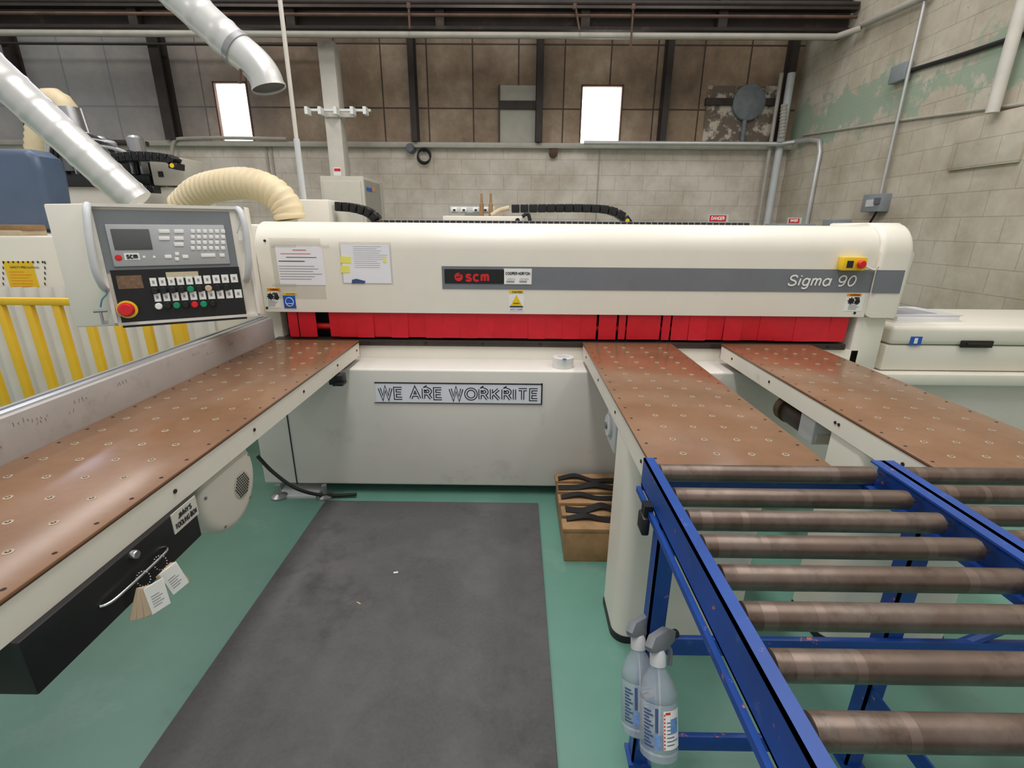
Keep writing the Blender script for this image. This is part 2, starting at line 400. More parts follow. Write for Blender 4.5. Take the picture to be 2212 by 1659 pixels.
for u,lab in ((885,'rusty hanging pipe drop left of the middle of the girder'),(1240,'rusty angled pipe bracket right of the middle of the girder'),(1365,'short rusty pipe stub hanging below the girder near the right window')):
    p=pt(u,60,Y=6.27); za,zb_=(zc+.258,zc+.02) if u!=1365 else (zc+.258,zc-.26)
    mb=MB().cyl((p.x,6.27,za),(p.x+(.06 if u==1240 else 0),6.27,zb_),.012,10); mb.lathe((p.x,6.27,za),ZA,[(.022,-.05),(.022,0)],12)
    tag(mb.build('pipe_drop','rust'),lab,'pipe')
# fan
t=thing('wall_fan','round grey dusty exhaust fan in a stained peeling square panel near the corner','fan',FB.at(1610,315))
FB.part('backing_plate',(1530,186,1688,314),.0,.02,'fan_plate',t)
FB.part('support_bar',(1522,214,1690,230),.02,.07,'steel_col',t)
p=FB.at(1613,224,.03); MB().lathe(p,-YA,[(.22,0),(.22,.05),(.20,.07),(.05,.09)],28).build('fan_cover','fan_disc',t)
MB().cyl(FB.at(1608,235,.06),FB.at(1598,312,.06),.03).build('motor_post','fan_disc',t)
# white column + rack
p=pt(709,100,Y=6.9)
tag(MB().box(p.x-.1,p.x+.1,6.8,7.0,0,z0-.01,.01).build('support_column','column_white'),'off-white square steel column in front of the back wall','column')
F6=Plane((0,6.8,0),XA,ZA)
t=thing('wall_rack','white cross-shaped rack of short pegs fixed across the off-white column','rack',F6.at(730,250))
F6.part('crossbar',(667,236,802,242),0,.04,'white',t)
for u in (672,700,733,768,795): F6.part('peg',(u-4,236,u+4,252),.04,.16,'white',t)
F6.part('centre_plate',(702,240,770,254),0,.03,'column_white',t)
o=tag(F6.part('shield_sign',(720,362,738,380),0,.006,'white',None),'small white and red shield sticker low on the off-white column','sign'); F6.part('red_band',(722,364,736,370),.006,.009,'red',o)
# conduits / boxes right wall
def conduit(pts,r,lab,m='conduit',name='conduit',cat='conduit',sm=0):
    q=[V(p) for p in pts]
    if sm: q=catmull(q,sm)
    return tag(MB().sweep(q,r,10).build(name,m),lab,cat)
cx=XR-.03
pa=pt(1905,425,X=cx); pj=pt(1952,160,X=cx)
conduit([(cx-.02,pa.y,pa.z),(cx-.02,pa.y,pj.z+1.2)],.016,'grey vertical conduit feeding the switch boxes on the right wall')
conduit([pt(1968,152,X=XR-.02),pt(2080,118,X=XR-.02),pt(2230,68,X=XR-.02)],.02,'black cable clipped along the right wall from the junction box','cable','cable','cable')
conduit([pt(1735,292,X=XR-.014),pt(1930,262,X=XR-.014),pt(2230,222,X=XR-.014)],.013,'thin painted conduit running level along the green stained wall','pipe_grey')
pq=pt(2140,244,X=cx-.07); conduit([(XR-.09,pq.y,pq.z),(XR-.09,pq.y,pq.z+1.6)],.045,'thick cream vertical pipe on the right wall above the patched panel','column_white','pipe','pipe')
tag(FR.part('wall_fitting',(1942,146,1968,171),0,.08,'box_grey',None,.006),'small square grey junction box high on the right wall','electrical box')
t=thing('switch_box','grey disconnect switch box with side lever at the foot of the conduit','electrical box',FR.at(1900,458))
FR.part('body',(1886,421,1919,457),0,.1,'box_grey',t,.006); FR.part('lever',(1914,428,1922,440),.06,.12,'grey_dark',t); FR.part('front_label',(1893,432,1908,446),.1,.104,'grey_light',t)
conduit([pt(1895,455,X=cx-.03),pt(1880,480,X=cx-.02),pt(1868,500,X=XR-.014)],.012,'black cable looping out below the grey switch box','cable','cable','cable',4)
tag(FR.part('patch_panel',(2080,262,2205,350),0,.03,'block_right',None,.004),'square cream patched panel on the right wall beneath the thick pipe','panel')
pe=pt(1745,482,X=cx)
pv=pt(1768,345,X=cx)
yy=pv.y
conduit([V((.9,YB-.24,zs+.03)),V((XR-.24,YB-.24,zs+.03)),V((XR-.08,YB-.32,zs+.05)),V((cx,yy+.25,zs+.03)),V((cx,yy+.05,zs-.02)),V((cx,yy,zs-.15)),V((cx,yy,pe.z-.05))],.03,'thick grey conduit running along the sill and bending down near the corner')
xk=pt(1712,120,Y=YB-.1).x
for dx,r,m,lab in ((0,.05,'grey_light','tall grey pipe standing in the room corner'),(-.13,.025,'pipe_grey','thin pipe beside the tall grey corner pipe')):
    conduit([(xk+dx,YB-.155,.0),(xk+dx,YB-.155,zc-.1)],r,lab,m,'pipe','pipe')
q=resample([pt(1694,225,Y=YB-.33),pt(1688,300,Y=YB-.33)],.02)
tag(MB().sweep(q,[.045 if i%2 else .034 for i in range(len(q))],12).build('spiral_hose','pipe_grey'),'short ribbed grey hose hanging beside the corner pipes','hose')
# back wall items
xw=pt(1296,315,Y=YB).x
conduit([V((xw,YB-.008,zs-.02)),V((xw,YB-.008,1.0))],.008,'thin wire running down the white block wall under the right window','pipe_grey')
ring=[FB.at(917,341,.06)+V((math.cos(a)*.09,0,math.sin(a)*.09)) for a in [i*math.pi/10 for i in range(21)]]
mb=MB()
for k2 in range(3): mb.sweep([p+V((.008*k2,-.015*k2,.012*k2)) for p in ring],.01,8,False)
mb.cyl(FB.at(917,320,.05),FB.at(917,330,.05),.012); tag(mb.build('cable_coil','cable'),'dark coiled cable hanging on the white block wall','cable coil')
tag(MB().lathe(FB.at(890,323,0),-YA,[(.06,0),(.06,.14),(.05,.16)],16).build('wall_fitting','grey_dark'),'round dark conduit cap on the sill left of the coiled cable','electrical box')  # a conduit cap rather than a junction box
tag(MB().lathe(FB.at(1195,332,0),-YA,[(.06,0),(.06,.08),(.04,.09)],16).build('wall_fitting','rust'),'round rusty conduit cap on the block wall between the two bright windows','electrical box')  # second conduit cap, a round stub on the block wall
p=FB.at(575,318,.02)
for dx,lab in ((0,'thin conduit dropping down the block wall right of the left window, left of a pair'),(.07,'thin conduit dropping down the block wall right of the left window, right of a pair')):
    tag(MB().cyl((p.x+dx,YB-.016,zs-.03),(p.x+dx,YB-.016,0),.014,8).build('conduit','pipe_grey'),lab,'conduit')
p=FB.at(385,305,.02); tag(MB().sweep(catmull([V((p.x+1.6,YB-.125,zs+.075)),V((p.x+.3,YB-.125,zs+.075)),V((p.x,YB-.125,zs)),V((p.x-.05,YB-.125,zs-.4))],6),.022,8).build('conduit','pipe_grey'),'thin cream conduit bending along the sill behind the router','conduit')
def danger(q,Y,lab,full=True):
    Fp=Plane((0,Y,0),XA,ZA); o=tag(Fp.part('danger_sign',q,0,.006,'grey_light'),lab,'sign','danger signs on the back wall')
    u0,v0,u1,v1=q; h=v1-v0
    Fp.part('header',(u0+2,v0+2,u1-2,v0+h*.42),.006,.008,'red',o); Fp.text('DANGER',(u0+5,v0+h*.12,u1-5,v0+h*.34),'white',o,.010,w=.2)
    Fp.text('DO NOT',(u0+9,v0+h*.52,u1-9,v0+h*.67),'ink',o,.009); Fp.text('TOUCH',(u0+10,v0+h*.75,u1-10,v0+h*.9),'ink',o,.009)
    pz=Fp.at((u0+u1)/2,v1); MB().box(pz.x-.02,pz.x+.02,Y+.001,Y+.04,0,pz.z).build('post','box_grey',o)
danger((1531,463,1569,500),5.5,'red and white danger sign rising behind the beam left of the corner')
danger((1702,470,1727,498),5.5,'smaller red and white danger sign partly hidden near the corner pipes')
p=pt(1725,488,Y=5.2); tag(MB().box(p.x-.25,p.x+.12,5.1,5.4,0,p.z+.02,.01).build('electrical_box','box_grey'),'low dark grey box peeking over the beam beside the corner pipes','electrical box')
p=pt(1822,474,Y=5.4); tag(MB().box(p.x-.1,p.x+.1,5.4,5.6,0,p.z,.01).build('electrical_box','box_grey'),'narrow grey box peeking over the right end of the beam','electrical box')
# ================================================================= PANEL SAW
YF=2.70
FF=Plane((0,YF,0),XA,ZA)
saw=thing('panel_saw','long cream beam panel saw with grey stripe and red guard flaps','saw',(0.3,2.9,0))
xl=pt(562,600,Y=YF).x; xr=pt(1886,600,Y=YF).x; xe=pt(1957,600,Y=YF).x
zb=pt(1106,678,Y=YF).z; ztp=1.515
def prof(d,x,zlow):
    r=.14+d; pts=[V((x,YF-d,zlow))]
    for i in range(9):
        a=i/8*math.pi/2; pts.append(V((x,YF-d+r-r*math.cos(a),ztp+d-r+r*math.sin(a))))
    pts+=[V((x,3.2,ztp+d)),V((x,3.2,zlow))]; return pts
MB().prism(prof(0,xl,zb),(xr-xl,0,0)).build('beam_housing','cream',saw)
MB().prism(prof(.018,xr,zb-.0),(xe-xr,0,0),.03,3).build('end_cap','cream',saw)
MB().box(xr-.02,xe-.03,YF+.02,3.15,.7,zb,.01).build('end_column','cream',saw)
MB().box(xl-.2,xl+.05,YF+.07,3.15,0,zb+.1,.01).build('end_column','cream',saw)
MB().box(xl-.08,xl+.0,YF+.05,3.15,zb,1.5,.02).build('end_cap','cream',saw)
xs0=pt(955,600,Y=YF).x
zs1=pt(1106,576,Y=YF).z; zs0=pt(1106,625,Y=YF).z
MB().box(xs0,xr-.001,YF-.003,YF,zs0,zs1).box(xr-.001,xe-.03,YF-.022,YF-.016,zs0,zs1).build('stripe','stripe_grey',saw)
p0=pt(830,486,Y=2.86); p1=pt(1615,490,Y=2.86)
mb=MB().box(p0.x,p1.x,2.84,2.87,ztp-.006,ztp+.014); n=60
mb.mi=1
for i in range(n):
    x=p0.x+(i+.5)*(p1.x-p0.x)/n; mb.box(x-.014,x+.014,2.838,2.84,ztp-.002,ztp+.011)
mb.build('vent_strip',['steel','black'],saw)
# red flaps
flaps=[(625,645),(647,684),(713,734)]
u=734
while u<1280: flaps.append((u,min(u+37,1288))); u+=37
flaps+=[(1293,1331),(1336,1351),(1354,1389),(1389,1426),(1430,1447),(1451,1488)]
u=1488
while u<1820: flaps.append((u,u+38)); u+=38
for i,(a,b) in enumerate(flaps):
    if b>1836: b=1836
    xa=pt(a,700,Y=YF+.02).x; xb=pt(b,700,Y=YF+.02).x
    j=(.0030 if i%2 else 0)+random.uniform(0,.0015); zlo=.884+random.uniform(0,.004); sw=random.uniform(-.003,.005)
    pts=[V((xa,YF+.012+j,zb+.005)),V((xb+.0005,YF+.012+j,zb+.005)),V((xb-.0002,YF+.012+j+sw,zlo)),V((xa+.0004,YF+.012+j+sw,zlo))]
    MB().prism(pts,(0,.003,0)).build('guard_flap','red_flap',saw)
MB().box(xl+.05,xr-.03,YF+.14,3.1,.78,zb).build('blade_tunnel','black',saw)
MB().cyl((xl+.1,YF+.06,.97-.03),(xr-.05,YF+.06,.94),.018).build('guide_rod','red',saw)
# base
zbt=.763
MB().box(-1.46,1.98,2.72,3.2,.05,.836,.004).build('rear_body','cream',saw)
MB().box(-1.40,xr-.06,2.705,2.84,.838,.872,.003).build('rail','dark_steel',saw)
for i in range(9): MB().lathe((-.85+i*.33,2.705,.855),-YA,[(.008,0),(.008,.004)],12).build('rail_bolt','black',saw)
MB().box(-1.46,1.98,2.48,2.72,.06,zbt,.012,3).build('base_cabinet','white_panel',saw)
xq=pt(628,950,Y=2.48).x; MB().box(xq-.003,xq+.003,2.477,2.49,.06,.7).build('panel_seam','ink',saw)
FBs=Plane((0,2.48,0),XA,ZA)
p=FBs.at(645,1070); MB().box(p.x-.1,p.x+.13,2.42,2.6,.0,.012).build('foot_plate','grey_light',saw)
for u in (600,700): 
    q=pt(u,1075,Z=.01); MB().lathe((q.x,q.y+.02,0),ZA,[(.045,0),(.045,.012),(.015,.025),(.015,.08)],18).build('levelling_foot','steel',saw)
for x in (.5,1.6): MB().lathe((x,2.6,0),ZA,[(.045,0),(.045,.012),(.015,.025),(.015,.08)],18).build('levelling_foot','steel',saw)
FF.part('badge',(960,581,1089,613),.003,.006,'black',saw)
FF.part('badge',(1088,580,1148,614),.003,.006,'white',saw)
p=FF.at(991,598,.006); MB().lathe(p,-YA,[(.023,0),(.023,.002)],28).build('emblem','red',saw)
a,b=FF.st(991,598); mb=MB()
mb.prism([FF.w(a+x,b+y,.0085) for x,y in ((-.015,.001),(.011,.005),(.012,.001),(-.014,-.004))],(0,-.0008,0)); mb.prism([FF.w(a+x,b+y,.0085) for x,y in ((-.002,.014),(.013,.014),(.018,.024),(.007,.021))],(0,-.0008,0)); mb.build('emblem_mark','black',saw)
FF.text('scm',(1005,585,1057,609),'red',saw,.008,w=.20,gap=.32)
FF.text('COOPER-HORTON',(1092,587,1145,594),'ink',saw,.008,w=.19)
FF.text('TORONTO',(1095,601,1113,604),'ink_grey',saw,.008); FF.text('MONTREAL',(1123,601,1143,604),'ink_grey',saw,.008)
FF.lines((1094,606,1116,611),1,'ink_grey',saw,.008,.7); FF.lines((1122,606,1143,611),1,'ink_grey',saw,.008,.7)
FF.text('Sigma 90',(1702,593,1847,619),'white',saw,.007,w=.14,shear=.17,gap=.27)
FF.part('switch_box',(1812,554,1856,583),0,.05,'yellow',saw,.004)
FF.disc('emergency_button',1843,569,.022,.03,'red',saw,.05,dome=True); FF.part('switch_label',(1818,562,1828,577),.05,.052,'ink',saw)
MB().sweep(catmull([FF.at(1856,570,.02),FF.at(1870,578,.02),FF.at(1884,582,.02),FF.at(1890,574,.03)],5),.005,8).build('switch_cable','cream_dirty',saw)
for u,v in ((577,665),(572,520),(1846,676)): MB().lathe(FF.at(u,v,0),-YA,[(.007,0),(.007,.003)],12).build('screw','black',saw)
def warn(q,kind):
    u0,v0,u1,v1=q; w=u1-u0; h=v1-v0
    o=FF.part('sticker',q,.0,.0015,'white',saw)
    FF.part('header',(u0,v0,u1,v0+h*.16),.0015,.0022,'orange' if kind!='c' else 'yellow',o)
    FF.text('WARNING' if kind=='w' else 'CAUTION',(u0+w*.2,v0+h*.03,u1-w*.1,v0+h*.13),'ink',o,.004,w=.2)
    return o,u0,v0,w,h
for q in ((577,622,606,665),(1830,634,1860,672)):
    o,u0,v0,w,h=warn(q,'w')
    a,b=FF.st(u0+w*.27,v0+h*.42); pts=[]
    for i in range(16):
        rr=.014 if i%2 else .022; pts.append(FF.w(a+rr*math.cos(i*math.pi/8),b+rr*math.sin(i*math.pi/8),.002))
    MB().prism(pts,(0,-.001,0)).build('blade_icon','black',o)
    a,b=FF.st(u0+w*.68,v0+h*.44); mb=MB()
    mb.prism([FF.w(a+x,b+y,.002) for x,y in ((-.015,-.012),(.008,-.018),(.018,-.004),(.012,.010),(-.006,.008))],(0,-.001,0))
    for i in range(4): mb.prism([FF.w(a+x,b+y,.002) for x,y in ((-.008+.006*i,.006),(-.004+.006*i,.006),(-.012+.007*i,.024),(-.017+.007*i,.022))],(0,-.001,0))
    mb.build('hand_icon','black',o)
    FF.lines((u0+3,v0+h*.62,u0+w-4,v0+h*.95),5,'ink_grey',o,.003)
o,u0,v0,w,h=warn((611,632,641,666),'c')
FF.part('blue_field',(611,638,641,666),.0015,.0025,'blue_sticker',o)
mb=MB(); a,b=FF.st(626,652); 
mb.sweep([FF.w(a+.022*math.cos(i*math.pi/10),b+.024*math.sin(i*math.pi/10),.004) for i in range(21)],.0018,6,False); mb.sweep([FF.w(a-.02,b-.01,.004),FF.w(a+.02,b-.01,.004)],.0018,6)
mb.build('head_icon','white',o)
o,u0,v0,w,h=warn((1100,627,1131,672),'c')
MB().prism([FF.at(1103,660,.0025),FF.at(1128,660,.0025),FF.at(1115.5,637,.0025)],(0,-.001,0)).build('triangle','yellow',o)
MB().sweep([FF.at(1109,655,.004),FF.at(1122,655,.004)],.002,6).build('triangle_mark','ink',o)
FF.part('blue_strip',(1101,661,1130,664),.0015,.0025,'ink',o); FF.text('SAFETY GUARD',(1102,666,1129,670),'blue_sticker',o,.004)
# taped notices
t=thing('paper_notice','taped clear sleeve holding a typed page with red heading on the beam','paper',FF.at(645,645))
FF.part('sleeve',(580,514,706,646),.0004,.001,'sleeve',t); FF.part('page',(594,532,705,616),.001,.002,'paper',t)
FF.lines((632,539,668,542),1,'faded_red',t,.0026,.8,'red_heading'); FF.lines((606,547,694,550),1,'faded_red',t,.0026,.8,'red_heading')
FF.lines((618,555,684,558),1,'ink',t,.0026,.55); FF.lines((602,563,684,567),1,'ink',t,.0026,.55)
FF.lines((602,574,698,608),6,'ink_grey',t,.0026,.25)
for q in ((586,528,640,534),(690,528,712,534),(588,612,640,618)): FF.part('tape_strip',q,.0027,.0032,'sleeve',t)
t=thing('paper_notice','handwritten sheet in a yellowed sleeve with yellow sticky notes on the beam','paper',FF.at(790,614))
FF.part('sleeve',(731,522,850,615),.0004,.001,'sleeve',t); FF.part('page',(735,528,846,612),.001,.002,'paper',t)
FF.lines((762,532,842,582),11,'ink_grey',t,.0026,.14); 
for q in ((735,554,759,568),(736,574,756,589),(827,557,835,567)): FF.part('sticky_note',q,.0027,.0035,'postit',t)
MB().prism([FF.at(760,612,.0026),FF.at(788,612,.0026),FF.at(790,607,.0026),FF.at(770,602,.0026),FF.at(761,604,.0026)],(0,-.001,0)).build('blue_drawing','print_blue',t)
# name sign on base
t=thing('name_sign','white plate with outlined capital letters fixed to the saw base','sign',FBs.at(990,872))
FBs.part('plate',(810,828,1170,871),.0,.004,'plate_grey',t)
mb=MB()
for q in ((809,827.4,1171,828.4),(809,870,1171,872.5),(1169.4,827.4,1171,872)): FBs.box(mb,q,.004,.006)
mb.build('border','ink',t)
FBs.text('WE ARE WORKRITE',(816,834.5,1164,866),'ink',t,.0052,w=.235,lay=.235,gap=.34,name='letter_outline')
FBs.text('WE ARE WORKRITE',(816,834.5,1164,866),'plate_grey',t,.0058,w=.085,lay=.235,gap=.34)
# ================================================================= AIR TABLES
nz=MB(); nz.lathe((0,0,0),ZA,[(.0100,0),(.0100,.0012),(.0088,.0016)],18); nz.mi=1; nz.lathe((0,0,.0015),ZA,[(.0048,0),(.0048,.0005)],12); nz.mi=0; nz.lathe((0,0,.0015),ZA,[(.0028,0),(.0028,.0010)],8)
nzo=nz.build('nozzle',['nozzle_metal','hole']); 
first=[True]
def air_table(x0,x1,y0,y1,label,cols,yst):
    t=thing('air_table',label,'air table',((x0+x1)/2,(y0+y1)/2,0),'air cushion tables in front of the saw')
    MB().box(x0,x0+.005,y0,y1,.795,.8695).box(x1-.005,x1,y0,y1,.795,.8695).box(x0,x1,y0,y0+.005,.795,.8695).box(x0,x1,y1-.005,y1,.795,.8695).build('frame','cream_dirty',t)
    mb=MB().box(x0-.003,x1+.003,y0-.003,y1,.872,.88,.002); mb.mi=1
    y=y0+.03
    while y<y1-.02:
        for x in (x0+.018,x1-.018): mb.lathe((x,y,.8795),ZA,[(.005,0),(.005,.0008)],10)
        y+=.1
    mb.mi=2; mb.box(x0-.002,x1+.002,y0-.002,y1,.8695,.8725)
    mb.build('table_top',['brown_top','hole','brown_edge'],t)
    for y in yst:
        if y<y0+.02 or y>y1-.02: continue
        for x in cols:
            if first[0]: first[0]=False; nzo.parent=t; nzo.location=V((x,y,.8795))-WL[t.name]; WL[nzo.name]=V((x,y,.8795))
            else: dup(nzo,(x,y,.8795),t)
    return t
ys1=[.693+.0985*i for i in range(20)]; ys2=[1.263+.0985*i for i in range(14)]
T1=air_table(-1.371,-.888,.36,2.655,'longest brown air table with pierced top along the left steel fence',[-1.3,-1.2,-1.1,-1.0],ys1)
T2=air_table(.379,.87,1.2,2.655,'shorter middle brown air table directly behind the blue conveyor corner',[.486,.583,.683,.781],ys2)
T3=air_table(1.157,1.653,1.2,2.655,'right hand brown air table nearest the side feeder',[1.255,1.355,1.455,1.555],ys2)
def bolts(t,x,ys):
    for y in ys: MB().lathe((x,y,.835),XA,[(.006,-.003),(.006,.003)],10).build('frame_bolt','hole',t)
bolts(T1,-.888,[.6,1.1,1.5,1.9,2.3,2.6]); bolts(T2,.379,[1.3,1.7,2.1,2.5]); bolts(T3,1.157,[1.3,1.6,1.62,2.1,2.5])
MB().box(-.93,-.86,2.27,2.33,.74,.79,.004).box(-.9,-.85,2.24,2.3,.745,.755).build('bracket','black',T1)
def pedestal(t,x0,x1):
    r=.055; yc=1.49
    def stad(d,z): return [V((x0-d,1.64,z))]+[V((x0+r-(r+d)*math.cos(a),yc-(r+d)*math.sin(a),z)) for a in [i*math.pi/20 for i in range(11)]]+[V((x1-r+(r+d)*math.sin(a),yc-(r+d)*math.cos(a),z)) for a in [i*math.pi/20 for i in range(11)]]+[V((x1+d,1.64,z))]
    MB().prism(stad(0,.03),(0,0,.765)).build('pedestal','cream',t)
    MB().prism(stad(.004,0),(0,0,.03)).build('rubber_foot','black',t)
pedestal(T2,.380,.866); pedestal(T3,1.165,1.645)
MB().box(-1.36,-1.12,.38,.52,0,.795,.02).build('pedestal','cream',T1)
# fence
t=thing('side_fence','scratched long steel fence strip along the left air table','fence',(-1.39,1.5,.8))
MB().box(-1.396,-1.374,.36,2.68,.80,1.0,.002).build('face_plate','fence_steel',t)
MB().box(-1.45,-1.396,.36,2.68,.93,1.006,.003).build('rail','aluminium',t)
MB().box(-1.43,-1.42,.36,2.68,1.004,1.0075).build('groove','grey_dark',t)
mb=MB()
for i in range(14):
    y=random.uniform(1.1,2.5); z=random.uniform(.92,.97)
    for j in range(random.randint(1,4)):
        a=V((-1.3735,y+.014*j,z)); mb.sweep([a,a+V((0,random.uniform(-.004,.006),random.uniform(.005,.014)))],.0006,5)
mk=mb.build('pencil_marks','pencil',t); mk['kind']='stuff'
# ================================================================= BLOWERS, TOOL BOX
t=thing('blower','large cream round fan blower with perforated grille under the left table','blower',(-.95,1.39,.53))
c=V((-.928,1.385,.687))
MB().lathe(c,XA,[(.10,-.16),(.140,-.15),(.150,-.13),(.150,-.022),(.146,-.010),(.136,-.001),(.12,.003),(.05,.006)],48).build('housing','cream_dirty',t)
MB().lathe(c,XA,[(.1505,-.12),(.156,-.118),(.156,-.108),(.1505,-.106)],48).build('rim','cream_dirty',t)
g=Plane(c+V((.004,0,0)),YA,ZA).at(521,1047)
mb=MB().lathe(g,XA,[(.048,-.006),(.048,.002),(.045,.004)],28); mb.mi=1
for i in range(-5,6):
    for j in range(-5,6):
        y=(i+.5*(j%2))*.0096; z=j*.0084
        if y*y+z*z<.041**2: mb.lathe(g+V((.004,y,z)),XA,[(.0039,0),(.0039,.0006)],6)
mb.build('grille',['cab','black'],t)
for i in range(5):
    a=i*2*math.pi/5+.4; MB().lathe(c+V((-.003,.130*math.cos(a),.130*math.sin(a))),XA,[(.005,0),(.005,.006)],10).build('screw','steel',t)
t=thing('blower','small grey white blower box under the middle table','blower',(.45,1.85,.6))
MB().box(.405,.56,1.80,1.98,.60,.83,.02).build('housing','grey_light',t); MB().lathe((.405,1.89,.70),-XA,[(.05,0),(.05,.012),(.045,.016)],26).build('fan_cover','grey_light',t); MB().lathe((.389,1.89,.70),-XA,[(.015,0),(.015,.006)],14).build('hub','grey_dark',t)
t=thing('blower','small grey box blower with brown motor under the right table','blower',(1.2,1.85,.6))
MB().box(1.185,1.40,1.77,1.87,.675,.80,.006).build('housing','grey_light',t); MB().box(1.20,1.38,1.765,1.77,.69,.72).build('front_lip','cab',t); MB().lathe((1.25,1.87,.715),YA,[(.055,0),(.055,.16),(.04,.18)],20).build('motor','dark_steel',t); MB().lathe((1.25,2.09,.715),-YA,[(.06,0),(.06,.04)],20).build('motor_end','motor_brown',t)
TP=Plane((-.872,0,0),YA,ZA)
t=thing('tool_box','black metal tooling drawer box mounted under the left table','tool box',(-1.08,.9,.674))
MB().box(-1.3,-.872,.655,1.14,.672,.7945,.004).build('body','black_box',t)
py0=TP.st(371,1130)[0]; py1=TP.st(425,1095)[0]; pz0=TP.st(398,1136)[1]; pz1=TP.st(398,1088)[1]
pl=MB().obox(TP.o,TP.r,TP.u,TP.n,py0,py1,pz0,pz1,0,.002).build('name_plate','label_grey',t)
W=py1-py0;H=pz1-pz0
TP.textr("JIMMY'S",(py0+W*.22,py0+W*.78,pz0+H*.56,pz0+H*.84),'ink',pl,.0032,w=.22)
TP.textr('TOOLING BOX',(py0+W*.05,py0+W*.95,pz0+H*.16,pz0+H*.44),'ink',pl,.0032,w=.22)
TP.disc('lock',286,1198,.011,.012,'chrome',t,0)
h0=TP.at(216,1310,0); h1=TP.at(357,1182,0)
zz=(h0.z+h1.z)/2
hp=[V((-.872,h0.y,zz)),V((-.862,h0.y+.008,zz)),V((-.857,h0.y+.03,zz)),V((-.856,(h0.y+h1.y)/2,zz)),V((-.857,h1.y-.03,zz)),V((-.862,h1.y-.008,zz)),V((-.872,h1.y,zz))]
MB().sweep(catmull(hp,5),.0035,10).build('handle','chrome',t)
# tag bunches
HX=-.856
for (u,v,lab,cols,sp) in ((305,1233,'bunch of brown and white card tags on ball chain, left on drawer handle',('tag_brown','tag_brown','tag_brown','white'),0),(343,1203,'bunch of white card tags on ball chain, right on drawer handle',('tag_brown','wood_pale','white'),1)):
    hy=pt(u,v,X=HX).y
    top=V((HX,hy,zz+.003)); t2=thing('tag_bunch',lab,'tags',top-V((0,0,.1)),'tag bunches on the drawer handle')
    mb=MB()
    for i in range(16):
        a=i/16*2*math.pi; p=top+V((.010*math.sin(a),.008*math.sin(a),-.015+.020*math.cos(a)))
        mb.lathe(p-V((0,0,.0018)),ZA,[(.0006,0),(.0018,.0012),(.0018,.0024),(.0006,.0036)],8)
    mb.build('ball_chain','steel',t2)
    for i,cn in enumerate(cols):
        o=top+V((.008+.003*i,-.006+.003*i,-.030)); dr=V((.5,1,0)).normalized(); n0=V((1,-.5,0)).normalized()
        tl=(-.16*(i-3)-.02 if sp==0 else -.22+.10*(i-2))
        up=(ZA+dr*tl-n0*.05).normalized(); n_=dr.cross(up).normalized(); dr2=up.cross(n_).normalized()
        mb=MB(); mb.obox(o,dr2,up,n_,-.021,.021,-.074,0,-.001,.001,.0008,1); tg=mb.build('tag',cn,t2)
        if i==len(cols)-1:
            mb=MB()
            for j in range(5): mb.obox(o,dr2,up,n_,-.013,.005+.006*(j%2),-.030-.007*j,-.028-.007*j,.001,.0016)
            mb.build('printed_lines','ink_grey',tg)
# ================================================================= CONTROL PANEL
BL=pt(250,704,Y=1.95); BR=pt(563,678,Y=2.22); BR.z=BL.z
rt=(BR-BL).normalized(); nh=V((rt.y,-rt.x,0)); up=(ZA-nh*.06).normalized()
CP=Plane(BL,rt,up)
t=thing('control_panel','cream operator control cabinet with keypad and rows of push buttons','control panel',BL+V((.2,.2,0)))
wd=(BR-BL).length; ht=CP.st(183,439)[1]; 
outl=[CP.w(-.14,0,-.06),CP.w(0,0,0),CP.w(wd,0,0),CP.w(wd+.02,0,-.03),CP.w(wd+.02,0,-.17),CP.w(-.14,0,-.17)]
MB().prism(outl,up*ht,.006).build('cabinet','cream',t)
mb=MB()
for q in ((.0,.012,0,ht),(wd-.012,wd,0,ht),(0,wd,ht-.012,ht),(0,wd,0,.012)): mb.obox(CP.o,CP.r,CP.u,CP.n,q[0],q[1],q[2],q[3],0,.012)
mb.build('door_frame','white_panel',t)
CP.part('upper_face',(193,452,515,580),.0,.004,'panel_face',t)
bz=CP.part('keypad_bezel',(226,484,498,570),.004,.010,'grey_plastic',t,.004)
CP.part('screen',(239,495,331,539),.010,.013,'lcd',bz,.002)
def key(q): CP.part('key',q,.010,.013,'white',bz,.0008)
for r_ in range(4):
    for c2 in range(6): q=(412+13*c2,496+12*r_); key((q[0],q[1],q[0]+10,q[1]+8))
for q in ((343,496,368,504),(343,511,368,519),(376,496,398,504),(376,511,398,519),(376,524,398,532),(356,551,372,558),(378,545,388,552),(378,556,388,563),(394,551,408,558),(434,548,466,555),(474,548,486,555)): key(q)
CP.part('brand_label',(268,547,304,561),.010,.0115,'white',bz); CP.text('scm',(272,547,300,559),'ink',bz,.0135,w=.2); CP.disc('brand_dot',257,557,.012,.002,'red',bz,.010)
for u in (312,334): MB().lathe(CP.at(u,555,.010),CP.n,[(.005,0),(.005,.002)],10).build('key','white',bz)
CP.part('lower_face',(238,584,534,688),.004,.010,'black',t)
CP.part('worn_sticker',(251,596,312,622),.010,.0115,'brown_sticker',t); CP.part('small_sticker',(358,588,430,599),.010,.0115,'beige_label',t)
for r_,(v0,bt) in enumerate(((609,['black','black','black','black','green_btn','black','wood_pale','black','black','black']),(642,['white','black','green_btn','black','red','green_btn','black','black','black','black']))):
    for c2 in range(10):
        u=332+19.3*c2+(0 if r_==0 else 9); v=v0-.9*c2
        CP.part('button_label',(u-9,v-8.5,u+9,v+8.5),.010,.012,'white',t)
        CP.part('button_symbol',(u-3,v-3,u+3,v+3),.012,.0128,'ink_grey',t)
        if c2<(9 if r_==0 else 7): CP.disc('push_button',u+3,v+19,.0135,.016,bt[c2],t,.010)
